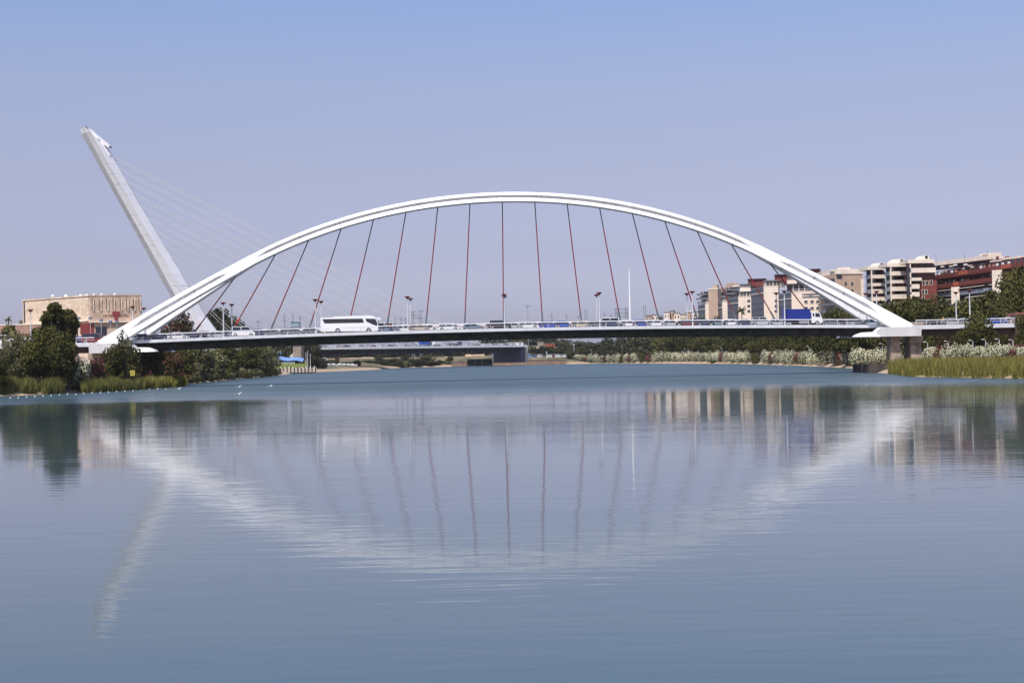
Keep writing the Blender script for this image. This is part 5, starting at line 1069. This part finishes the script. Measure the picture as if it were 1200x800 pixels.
# reeds ------------------------------------------------------------------------
def reeds(name, lab, pts, n, h0, h1, m, seed, base=None):
    """upright bent blades rooted inside the polygon pts (x, y)"""
    g = np.random.default_rng(seed); A = np.array(pts, float); lo, hi = A.min(0), A.max(0); P_ = g.uniform(lo, hi, (n * 4, 2)); ins = np.zeros(len(P_), bool)
    for i in range(len(A)):
        (ax, ay), (bx, by) = A[i], A[(i + 1) % len(A)]; c = ((ay > P_[:, 1]) != (by > P_[:, 1])); ins ^= c & (P_[:, 0] < ax + (P_[:, 1] - ay) * (bx - ax) / (by - ay + 1e-9))
    P_ = P_[ins]; cl_ = np.sin(P_[:, 0] * 1.9 + 3 * np.sin(P_[:, 1] * .23)) + np.sin(P_[:, 1] * 1.1 + 2 * np.sin(P_[:, 0] * .37)) + g.normal(0, .5, len(P_)); P_ = P_[cl_ > -.9][:n]; n = len(P_); z0 = np.maximum(gz(P_[:, 0], P_[:, 1]), -.4) - .1
    hh = np.maximum(.6, g.uniform(h0, h1, n) * (1 + .10 * np.sin(P_[:, 0] * .55 + np.sin(P_[:, 1] * .3) * 2) + .07 * np.sin(P_[:, 0] * 1.7 + P_[:, 1] * .8) + .05 * np.sin(P_[:, 0] * 4.1)) - np.maximum(z0, 0)); a = g.uniform(0, 6.28, n); wd = g.uniform(.02, .05, n); ln = g.normal(0, .13, (n, 2)) * hh[:, None]
    dx, dy = np.cos(a) * wd, np.sin(a) * wd; B0 = np.stack([P_[:, 0], P_[:, 1], z0], 1); T = B0 + np.stack([ln[:, 0], ln[:, 1], hh], 1); Mi = B0 + np.stack([ln[:, 0] * .3, ln[:, 1] * .3, hh * .55], 1); D = np.stack([dx, dy, dx * 0], 1)
    v = np.stack([B0 - D, B0 + D, Mi + D, Mi - D, Mi - D, Mi + D, T + D * .15, T - D * .15], 1).reshape(-1, 3)
    o = addo(name, mesh_quads(name, v), m); tag(o, lab, None, None, 'stuff'); return o
w2 = lambda px, Y: P(px, 430, Y).x
reeds('reeds', 'golden green reeds in the shallows of the right bank', [(76, 292), (72.6, 281), (70.4, 266), (67.2, 246), (70.0, 226), (74.5, 205), (82, 180), (98, 180), (98, 262)], 52000, 1.7, 3.0, L_reed, 1)
reeds('reeds', 'golden reeds along the left edge of the river', [(-92, 234), (-84.5, 241.5), (w2(74, 252), 252.5), (w2(78, 262), 262), (-98, 256)], 20000, 1.5, 3.1, L_reed_d, 2)
reeds('reeds', 'slim green reeds below the left end block', [(w2(92, 252), 254), (w2(128, 262), 264), (w2(166, 278), 280), (w2(170, 290), 292), (w2(115, 275), 275), (w2(92, 264), 264)], 16000, 1.3, 2.9, L_reed_d, 3)
reeds('reeds', 'rounded reed clump at the water under the deck', [(w2(170, 284), 286), (w2(208, 305), 308), (w2(214, 320), 324), (w2(176, 300), 303)], 10000, 1.5, 3.0, L_reed, 4)

# ------------------------------------------------------------------ lamps, masts, pylons
rl = thing('path_lamp', 'x', 'lamp post', 'path lamps on the right bank'); MB().tube([(0, 0, 0), (0, 0, 5.6)], [.09, .06], 6).build('pole', M_pole, rl)
MB().tube([(0, 0, 5.6), (-.25, 0, 5.85), (-.5, 0, 5.88)], .04, 5).build('arm', M_pole, rl); MB().box(-.85, -.35, -.12, .12, 5.82, 5.97).build('lamp_head', M_rail, rl); snap(rl)
fst = True
for i, (px, top, Y) in enumerate(((729, 405.5, 940), (693, 409, 1010), (779, 409.6, 800), (803, 408.5, 770), (846, 407, 700), (875, 406.6, 620), (928, 405.5, 520), (948, 405.3, 480), (970.5, 404.5, 430), (990, 403.2, 400), (1010, 402.7, 375), (1034, 402, 350), (1058, 401.5, 328), (1087, 400, 294), (1097, 399, 312), (1111, 399, 292), (1140, 398, 285), (1155, 397, 282), (1171, 396.5, 280), (1187, 397.5, 276))):
    o = rl if fst else dup(rl); fst = False; Y = ashore(px, Y, 6); q = P(px, top, Y); z0 = ground(q.x, Y); o.location = (q.x, Y, z0); o.scale = (1, 1, (q.z - z0) / 6.0); o['label'] = f'white path lamp rising behind the oleanders, {ordn(i)} along the right bank'
def mast(name, lab, cat, px, top, Y, r, m, bottom=None):
    q = P(px, top, Y); z0 = ground(q.x, Y) if bottom is None else bottom; t = thing(name, lab, cat, loc=(q.x, Y, z0)); h = q.z - z0
    MB().tube([(0, 0, 0), (0, 0, h)], [r, r * .55], 8).build('pole', m, t); return t, h
t, h = mast('flagpole', 'tall bare white mast rising above the deck right of centre', 'mast', 737.3, 317, 306.75, .22, M_rail, 10.6); MB().lathe((0, 0, h), [(.12, 0), (.2, .08), (.05, .2)], 8).build('mast_cap', M_rail, t); MB().box(-.4, .4, -.35, .35, 0, .3).build('base', M_conc, t)
t, h = mast('floodlight_mast', 'thin mast with a forked head above the deck right of the middle hanger', 'mast', 618.3, 357.5, 1100, .3, M_lattice)
mb = MB(); 
for s in (-1, 1): mb.tube([(0, 0, h - 2), (s * 2.2, 0, h), (s * 2.6, 0, h + .2)], .15, 5)
mb.box(-2.8, 2.8, -.2, .2, h - .9, h - .6); mb.build('fork', M_lattice, t)
t, h = mast('utility_pole', 'dark utility pole with a short crossarm between the fourth and fifth stays', 'pole', 302.3, 375.5, 620, .2, M_lattice); MB().box(-1.6, 1.6, -.12, .12, h - .9, h - .6).build('crossarm', M_lattice, t); MB().box(-.5, .5, -.2, .2, h - .5, h + .1).build('insulator', M_lattice, t)
for px, top, lab in ((686.5, 362, 'grey stub mast by the hanger right of centre'), (755.3, 357.5, 'bluish lattice mast right of the tall white mast')):
    q = P(px, top, 1100); z0 = ground(q.x, 1100); h = q.z - z0; t = thing('lattice_mast', lab, 'mast', loc=(q.x, 1100, z0)); mb = MB(); w_ = .8
    for sx_ in (-1, 1):
        for sy_ in (-1, 1): mb.tube([(sx_ * w_, sy_ * w_, 0), (sx_ * w_, sy_ * w_, h)], .14, 4)
    mb.build('legs', M_lattice, t); mb = MB()
    for k in range(int(h / 1.2)): s_ = 1 if k % 2 else -1; mb.tube([(-s_ * w_, -w_, k * 1.2), (s_ * w_, -w_, k * 1.2 + 1.2)], .08, 4)
    mb.build('bracing', M_lattice, t)
    for zz in np.linspace(h * .8, h - .5, 3): MB().box(-.8, .8, -.8, .8, zz, zz + .9).build('antenna', mat('antenna_grey', (.35, .4, .45), .5), t)
def etower(px, top, Y, lab, arms=3, w0=2.6, aw=3.6):
    q = P(px, top, Y); z0 = ground(q.x, Y); h = q.z - z0; t = thing('electricity_pylon', lab, 'pylon', 'electricity pylons on the horizon', loc=(q.x, Y, z0)); mb = MB()
    for sx_ in (-1, 1):
        for sy_ in (-1, 1): mb.tube([(sx_ * w0, sy_ * w0, 0), (sx_ * .6, sy_ * .6, h * .7), (sx_ * .25, sy_ * .25, h)], .16, 4)
    mb.build('legs', M_lattice, t); mb = MB(); n_ = 9
    for k in range(n_):
        a, b2 = k / n_, (k + 1) / n_; W = lambda t_: np.interp(t_, [0, .7, 1], [w0, .6, .25]); mb.tube([(-W(a), -W(a), a * h), (W(b2), -W(b2), b2 * h)], .09, 4); mb.tube([(W(a), -W(a), a * h), (-W(b2), -W(b2), b2 * h)], .09, 4)
    mb.build('bracing', M_lattice, t)
    for k in range(arms): z = h * (.72 + .11 * k); MB().tube([(-aw * (1 - .15 * k), 0, z), (0, 0, z + .5), (aw * (1 - .15 * k), 0, z)], .16, 4).build('crossarm', M_lattice, t)
for i, (px, top) in enumerate(((333.3, 366.5), (343, 368), (351.7, 370), (463, 371.5), (469.7, 371.5), (475.6, 371), (646.5, 367), (663.8, 368), (678, 369), (708, 366), (716, 367.5))): etower(px, top, 1500, f'faint lattice pylon on the horizon, {ordn(i)} from left')
def gantry(x0, x1, top, Y, lab, rows):
    q0, q1 = P(x0, top, Y), P(x1, top, Y); z0 = ground(q0.x, Y); t = thing('line_gantry', lab, 'gantry', loc=(q0.x, Y, z0)); Wd = q1.x - q0.x; h = q0.z - z0
    for xx in (0, Wd):
        mb = MB()
        for sx_ in (-1, 1):
            for sy_ in (-1, 1): mb.tube([(xx + sx_ * .9, sy_ * .9, 0), (xx + sx_ * .7, sy_ * .7, h)], .17, 4)
        for k in range(int(h / 1.8)): s_ = 1 if k % 2 else -1; mb.tube([(xx - s_ * .8, -.8, k * 1.8), (xx + s_ * .8, -.8, k * 1.8 + 1.8)], .1, 4)
        mb.build('column', M_lattice, t)
    for zz in rows:
        z = P(x0, zz, Y).z - z0; mb = MB(); mb.tube([(-2.6, 0, z), (Wd + 2.6, 0, z)], .16, 4); mb.tube([(-1, 0, z - .9), (Wd + 1, 0, z - .9)], .12, 4)
        for k in range(8): mb.tube([(Wd * k / 8, 0, z if k % 2 else z - .9), (Wd * (k + 1) / 8, 0, z - .9 if k % 2 else z)], .07, 4)
        mb.build('cross_truss', M_lattice, t)
gantry(483.5, 492.8, 363.5, 1050, 'double-column power line gantry beside the lamp pair right of the coach', (364.4, 368.5, 372.5)); gantry(722.5, 734, 360.5, 1050, 'double-column power line gantry left of the tall white mast', (361.5, 366, 370))
# switch house on the horizon left of the coach
q = P(346, 379, 800); t = thing('gantry_cabin', 'bluish box structure on the horizon beside two faint pylons, left of the coach', 'building', loc=(q.x, 800, ground(q.x, 800))); h = q.z - ground(q.x, 800)
MB().box(-2.2, 2.4, -2, 2, h - 1.5, h + .6).build('cabin', mat('pale_blue_sheet', (.25, .35, .42), .5), t); MB().box(-2.2, 2.4, -2, 2, 0, h - 1.55).build('lower_cabin', M_lattice, t); MB().box(-2.5, 2.7, -2.3, 2.3, h + .6, h + .8).build('roof', M_roofg, t)

# ------------------------------------------------------------------ jetty, canopy and small things of the far banks
M_lawn = mat('lawn_green', (.14, .17, .03), .95, var=.3, scale=1); M_wallw = mat('quay_render', (.70, .60, .48), .9, var=.2, scale=.4); M_canopy = mat('blue_canopy_cloth', (.16, .30, .62), .6); M_bw = mat('brown_quay_wall', (.27, .18, .13), .9, var=.25, scale=.2)
def xz(px, py, Y): q = P(px, py, Y); return q.x, q.z
jt = thing('jetty', 'low cream jetty wall with posts in front of the small lawn', 'jetty'); x0, zz = xz(322, 432, 610); x1, _ = xz(369, 431, 690)
fj = Facade(321, 630, 371, 637, 432); fbox(fj, 'quay_wall', M_wallw, jt, 0, fj.L, -.5, 2.5, -2.5, 0); fbox(fj, 'landing_stage', M_black, jt, fj.L * .2, fj.L * .95, .1, .45, .1, 2.0)
for k in range(12): fbox(fj, 'post', M_black, jt, fj.L * (k + .5) / 12, fj.L * (k + .5) / 12 + .25, -.4, 3.1, .15, .4)
for k in range(10): fbox(fj, 'bollard', M_rail, jt, fj.L * (k + .5) / 10, fj.L * (k + .5) / 10 + .3, 2.5, 3.1, -.8, -.5)
lw = MB(); a, b2 = fj.pt(0, 2.52, -2.5), fj.pt(fj.L * .8, 2.52, -2.5); lw.add([a, b2, (b2[0] - 3, b2[1] + 24, 4.3), (a[0] - 4, a[1] + 24, 4.6)], [(0, 1, 2, 3)]); tag(lw.build('lawn', M_lawn), 'small bright lawn behind the jetty', kind='structure')
ca = thing('canopy', 'open pavilion with a pale blue fabric roof beside the jetty lawn', 'canopy'); fc = Facade(323, 660, 357, 665, 420)
mb = MB(); zc = fc.hit(340, 417.6)[1]; n_ = 8
top_ = [fc.pt(fc.L * k / n_, zc - (.9 * k / n_) ** 1.5 + .25 * math.sin(k * 1.3), -1) for k in range(n_ + 1)]; fr_ = [(a[0], a[1] - 5, a[2] - 1.5) for a in top_]; bk_ = [(a[0], a[1] + 8, a[2] - .4) for a in top_]
mb.add(fr_ + top_ + bk_, [(i, i + 1, n_ + 2 + i, n_ + 1 + i) for i in range(n_)] + [(n_ + 1 + i, n_ + 2 + i, 2 * n_ + 3 + i, 2 * n_ + 2 + i) for i in range(n_)])
mb.build('fabric_roof', M_canopy, ca)
for k in range(6): fbox(fc, 'post', M_rail, ca, fc.L * k / 5.2, fc.L * k / 5.2 + .15, 3, zc - 2.0, 2.5, 2.65)
fbox(fc, 'back_wall', M_dark, ca, 0, fc.L * .95, 2, zc - 1, -9, -8.6); fbox(fc, 'fence', mat('pale_blue_fence', (.25, .38, .5), .6), ca, -1.5, fc.L * .55, fc.hit(330, 427)[1], fc.hit(330, 424.2)[1], 3, 3.2)
for k in range(9): fbox(fc, 'fence_board', M_rail, ca, -1.2 + k * 1.1, -.8 + k * 1.1, fc.hit(330, 426.8)[1], fc.hit(330, 424.4)[1], 3.21, 3.3)
def simple_building(name, lab, cat, x0, y0, x1, y1, Y, m, roof=None, wins=0, dep=9, skew=0):
    t = thing(name, lab, cat); f = Facade(x0, Y + skew, x1, Y, (y0 + y1) / 2); u1, z1 = f.hit(x1, y0); z0 = min(f.hit(x1, y1)[1], z1 - .6); 
    fbox(f, 'walls', m, t, 0, f.L, z0, z1, -dep, 0); fbox(f, 'roof', roof or M_roofg, t, -.2, f.L + .2, z1, z1 + .25, -dep - .2, .3)
    for k in range(wins): fbox(f, 'window', M_glass, t, f.L * (k + .3) / wins, f.L * (k + .65) / wins, z0 + (z1 - z0) * .35, z0 + (z1 - z0) * .75, .02, .08)
    return t, f
t, f = simple_building('block_house', 'tall pale concrete block behind the blue canopy', 'building', 343.5, 405, 353, 421, 700, M_conc, None, 0); MB().add([f.pt(-3.5, 7, 0), f.pt(0, 9.4, 0), f.pt(0, 7, 0), f.pt(-3.5, 7, -3), f.pt(0, 9.4, -3), f.pt(0, 7, -3)], [(0, 1, 2), (3, 5, 4), (0, 3, 4, 1), (1, 4, 5, 2), (2, 5, 3, 0)]).build('buttress', M_wallw, t)
simple_building('kiosk', 'small blue and white kiosk left of the canopy roof', 'kiosk', 322, 412.2, 329, 416, 690, mat('kiosk_blue', (.12, .3, .42), .5), M_rail, 2, 4)
for i, (px, top) in enumerate(((358.6, 414), (360.4, 412), (363.6, 415))):
    t, h = mast('flagpole', f'slim white flagpole by the jetty, {ordn(i)} of the three', 'flagpole', px, top, 690, .13, M_rail); MB().lathe((0, 0, h), [(.1, 0), (.18, .1), (.05, .25)], 6).build('finial', M_rail, t)
def boat(px, py, Y, lab, L=5.0, cov=False):
    q = P(px, py, Y); g0 = ground(q.x, Y); t = thing('small_boat', lab, 'boat', 'white boats pulled up on the far shore', loc=(q.x, Y, max(g0, 0) + .1)); t.rotation_euler = (0, 0, rnd.uniform(-.4, .4))
    rr = []
    for s_ in (0, .15, .4, .7, .9, 1.0):
        w_ = .9 * math.sin(math.pi * min(1, .35 + s_ * .65)) ** .6 if s_ < 1 else .05; x = -L / 2 + L * s_; rr.append([(x, -w_, .95 + .2 * s_), (x, -w_ * .6, .25), (x, 0, .05 + .35 * s_ ** 3), (x, w_ * .6, .25), (x, w_, .95 + .2 * s_)])
    MB().rings(rr).build('hull', PAINT['white'], t); MB().box(-L * .25, L * .1, -.5, .5, .95, 1.5).build('cover' if cov else 'cabin', M_canopy if cov else M_rail, t)
for i, (px, py, Y) in enumerate(((381, 431, 790), (386, 431, 795), (391.5, 431, 800), (399, 431.4, 815), (404, 431.2, 825), (409, 431, 835), (414, 431, 842))): boat(px, py, Y, f'small white boat on the shore right of the jetty, {ordn(i)} from left')
t = thing('boat_ramp_wall', 'brown pillar with a dark sloping ramp beside the white boats', 'ramp'); x0, z0 = xz(392.5, 419, 850); x1, z1 = xz(397, 431, 850); MB().box(x0, x1, 850, 853, 0, z0).build('pillar', M_bw, t); MB().extrude([(x0 - 2, 0.1), (x0 - 2, 4.0), (x1 + .5, .1)], 846, 849.8).build('ramp', M_black, t)
for i, (px, py) in enumerate(((372.5, 422.5), (376.5, 423), (379, 421))):
    q = P(px, py, 800); t = thing('parked_van', f'small white van parked above the shore right of the dark trees, {ordn(i)} from left', 'van', loc=(q.x, 800, q.z - 1)); MB().extrude([(-2.2, .3), (2.2, .3), (2.2, 1.1), (1.3, 1.9), (-2.2, 2.0)], -.9, .9).build('body', PAINT['white'], t); MB().box(.9, 1.9, -.92, .92, 1.2, 1.6).build('window', M_glass, t)
# stepped sandy terrace behind the far bank
for i, (px0, px1, y0, y1, Y) in enumerate(((378, 438, 420, 424, 1030), (446, 472, 419.5, 422.8, 1034), (478, 491, 419, 423, 1036), (508, 526, 418.5, 422.5, 1040), (510, 525, 423.6, 427.5, 1030), (545, 568, 415.5, 420.5, 1060))):
    q0, q1 = P(px0, y0, Y), P(px1, y1, Y); m_ = MB(); n_ = 10; xs_ = np.linspace(q0.x, q1.x, n_ + 1); g = random.Random(i)
    tp = [(x, Y + g.uniform(-.5, .5), q0.z + g.uniform(-.35, .35)) for x in xs_]; bt = [(x, Y - 3, q1.z - 1.0) for x in xs_]; bk = [(x, Y + 14, q0.z) for x in xs_]
    m_.add(bt + tp + bk, [(k, k + 1, n_ + 2 + k, n_ + 1 + k) for k in range(n_)] + [(n_ + 1 + k, n_ + 2 + k, 2 * n_ + 3 + k, 2 * n_ + 2 + k) for k in range(n_)])
    tag(m_.build('earth_terrace', mat('sandy_terrace', (.48, .34, .23), .95, var=.3, scale=.3)), f'sandy terrace on the far bank', kind='structure')
def quay(px0, px1, y0, y1, Y, lab, m):
    t = thing('quay_wall', lab, 'wall'); q0, q1 = P(px0, y0, Y), P(px1, y0, Y); MB().box(q0.x, q1.x, Y, Y + 6, -.5, q0.z).build('wall_face', m, t); MB().box(q0.x - .3, q1.x + .3, Y - .4, Y + 6, q0.z, q0.z + .45).build('coping', M_conc, t)
    n_ = max(2, int((q1.x - q0.x) / 8))
    for k in range(n_): x = q0.x + (q1.x - q0.x) * (k + .5) / n_; MB().box(x, x + .25, Y - .18, Y + .02, .2, q0.z - .1).build('wall_rib', m, t)
quay(529, 547, 423.8, 427.5, 1004, 'short brown quay wall left of the dark lock opening', M_bw); quay(577.5, 664, 422.8, 427, 1004, 'long brown quay wall right of the dark lock opening', M_bw)
t = thing('lock_gate', 'dark lock opening between the two brown quay walls', 'gate'); q0, q1 = P(547, 421.5, 1008), P(577, 421.5, 1008); MB().box(q0.x, q1.x, 1012, 1014, -.5, q0.z).build('gate_leaf', M_black, t); MB().box(q0.x, q1.x, 1006, 1012, q0.z, q0.z + .6).build('footbridge', M_conc_d, t)
for px in (557, 564.5): q = P(px, 425, 1009); MB().box(q.x, q.x + .4, 1009, 1011, -.5, q0.z).build('post', M_conc, t)
sb = [(553, 415.5, 567, 421, 1075, M_wallw, 'pale ruined-looking building seen under the far bridge deck'), (600, 408.8, 613, 420.5, 1030, M_wallw, 'pale rendered wall block right of the far bridge abutment'), (592.5, 400.8, 613, 405, 1120, M_rail, 'long white flat shed right of the far bridge end'), (614, 405, 640, 408.5, 1085, M_wallw, 'low cream wall building behind the round dark trees'),
      (637, 402.4, 650, 406.3, 1090, M_brick2, 'orange red flat building above the round dark trees'), (650, 406.2, 672, 409.8, 1080, M_wallw, 'low cream building right of the orange one'), (630, 400.5, 637, 406.3, 1095, M_conc, 'grey white shed left of the orange building'), (668, 404.8, 672, 408, 1085, M_rail, 'tiny white cabin at the right end of the far sheds'),
      (616.3, 415.6, 623.3, 418.8, 1020, mat('container_blue', (.08, .22, .42), .5), 'bright blue container under the round dark trees'), (624.8, 415.2, 628.6, 418.4, 1022, mat('container_navy', (.04, .09, .22), .5), 'darker blue container next to the bright blue one'), (604, 413.8, 611, 416.8, 1022, M_roofg, 'grey tarpaulin heap before the pale wall block'), (708.5, 404.2, 713, 407.5, 1120, M_rail, 'small white hut left of a pair, among the far trees'), (714.5, 404.5, 719.5, 407.3, 1120, M_wallw, 'small cream hut right of a pair, among the far trees'), (679, 412.8, 690, 416, 1060, M_rail, 'white wall piece behind the farthest oleanders'), (521, 403.5, 533, 405.8, 1140, M_wallw, 'cream building seen above the far bridge rail')]
for i, (x0, y0, x1, y1, Y, m_, lab) in enumerate(sb): simple_building('shed', lab, 'container' if 'container' in lab else 'building', x0, y0, x1, y1, Y, m_, None, 3 if x1 - x0 > 8 else 0, 6)
for i, px in enumerate((631.5, 634.5, 642.5, 645.5, 648.5, 652, 655, 658, 661.5)):
    q = P(px, 418.7, 1018); t = thing('parked_van', f'parked {["white", "silver", "red"][i % 3]} van on the quay under the round dark trees, {ordn(i)} from left', 'van', 'vehicles parked on the far quay', loc=(q.x, 1018, q.z)); MB().extrude([(-.95, .3), (.95, .3), (.95, 1.9), (.8, 2.1), (-.8, 2.1), (-.95, 1.9)], -2, 2).build('body', PAINT[['white', 'silver', 'white', 'white', 'maroon', 'white'][i % 6]], t); MB().box(-.75, .75, -2.05, -1.98, 1.2, 1.8).build('window', M_glass, t)
    t['label'] = f'{["white", "silver", "white", "white", "dark red", "white"][i % 6]} van parked on the far quay, {ordn(i)} from left'
for i, (px, top, Y) in enumerate(((686.5, 397, 1060), (672.5, 404, 1040), (617.5, 413, 1030), (640.5, 413, 1030))): t, h = mast('light_pole', f'thin pale pole among the far sheds, {ordn(i)} from the right end of the group', 'pole', px, top, Y, .22, M_pole); MB().box(-.5, .5, -.3, .3, h, h + .5).build('lamp_head', M_rail, t)

# ------------------------------------------------------------------ yellow sign, buoys, birds on the river
q = P(155.3, 437, 268); zg = 0.0; t = thing('warning_sign', 'small yellow square sign on dark posts among the left reeds', 'sign', loc=(q.x, 268, zg)); h = q.z
MB().box(-.42, .42, -.03, .03, h - .48, h + .48).build('sign_board', mat('yellow_sign', (.50, .42, .06), .5), t)
mb = MB()
for k, (a, b2) in enumerate(((-.3, .3), (-.3, .22), (-.3, .3))): mb.box(a, b2, -.045, -.031, h + .22 - k * .22, h + .27 - k * .22)
mb.build('sign_print', M_dark, t)
for s in (-1, 1): MB().tube([(s * .3, .06, -1), (s * .3, .06, h + .4)], .05, 6).build('post', M_black, t)
bp_ = thing('marker_buoy', 'x', 'buoy'); MB().lathe((0, 0, -.12), [(.02, 0), (.16, .06), (.2, .14), (.16, .24), (.04, .3)], 10).build('float', PAINT['white'], bp_); MB().lathe((0, 0, .16), [(.05, 0), (.05, .12), (.02, .16)], 6).build('eye', M_rim, bp_); snap(bp_)
for i in range(20):
    px = 12 + i * 9.6; py = 466.6 - i * .58 + rnd.uniform(-.3, .3); o = bp_ if i == 0 else dup(bp_); Y = EYE * F / (py - (420.5 - math.tan(ROLL) * (px - 600))); o.location = (P(px, py, Y).x, Y, 0)
    o.scale = (.65, .65, .65); o['label'] = f'white marker buoy, {ordn(i)} from the left in the line off the left bank'; o['group'] = 'line of marker buoys'
def gull(px, py, lab):
    Y = EYE * F / (py - (420.5 - math.tan(ROLL) * (px - 600))); q = P(px, py, Y); t = thing('gull', lab, 'bird', loc=(q.x, Y, 0)); s_ = 1.5
    mb = MB(); mb.tube([(-.34 * s_, 0, .12), (-.2 * s_, 0, .1), (0, 0, .08), (.16 * s_, 0, .12), (.24 * s_, 0, .24), (.27 * s_, 0, .33), (.33 * s_, 0, .34), (.4 * s_, 0, .32)], [.01, .07, .13, .11, .06, .065, .05, .01], 8)
    mb.build('body', PAINT['white'], t, smooth=True); wb = MB()
    for s in (-1, 1): wb.tube([(.1, s * .11, .15), (-.1, s * .13, .16), (-.42, s * .03, .14)], [.04, .06, .01], 6)
    wb.build('wings', PAINT['grey'], t)
for px, py, lab in ((209, 456.3, 'white gull floating by the reed clump on the left'), (279.5, 453.8, 'white gull floating below the large green trees'), (316, 453, 'white gull floating farthest right off the left bank'), (279, 462.5, 'white gull floating nearest the camera'), (435.5, 432.3, 'tiny white gull near the far shore below the far bridge')): gull(px, py, lab)

# ------------------------------------------------------------------ air
hm = bpy.data.materials.new('summer_haze'); hm.use_nodes = True; n = hm.node_tree.nodes; n.clear(); ho = n.new('ShaderNodeOutputMaterial'); pv = n.new('ShaderNodeVolumePrincipled')
pv.inputs['Color'].default_value = (0.88, 0.90, 0.98, 1); pv.inputs['Density'].default_value = 0.00005; pv.inputs['Anisotropy'].default_value = 0.2; hm.node_tree.links.new(pv.outputs[0], ho.inputs['Volume'])
hz = MB().box(-6500, 6500, -400, 9300, -4, 150).build('haze', hm); tag(hz, 'thin summer haze over the whole river valley', kind='stuff')
SC.cycles.volume_bounces = 0
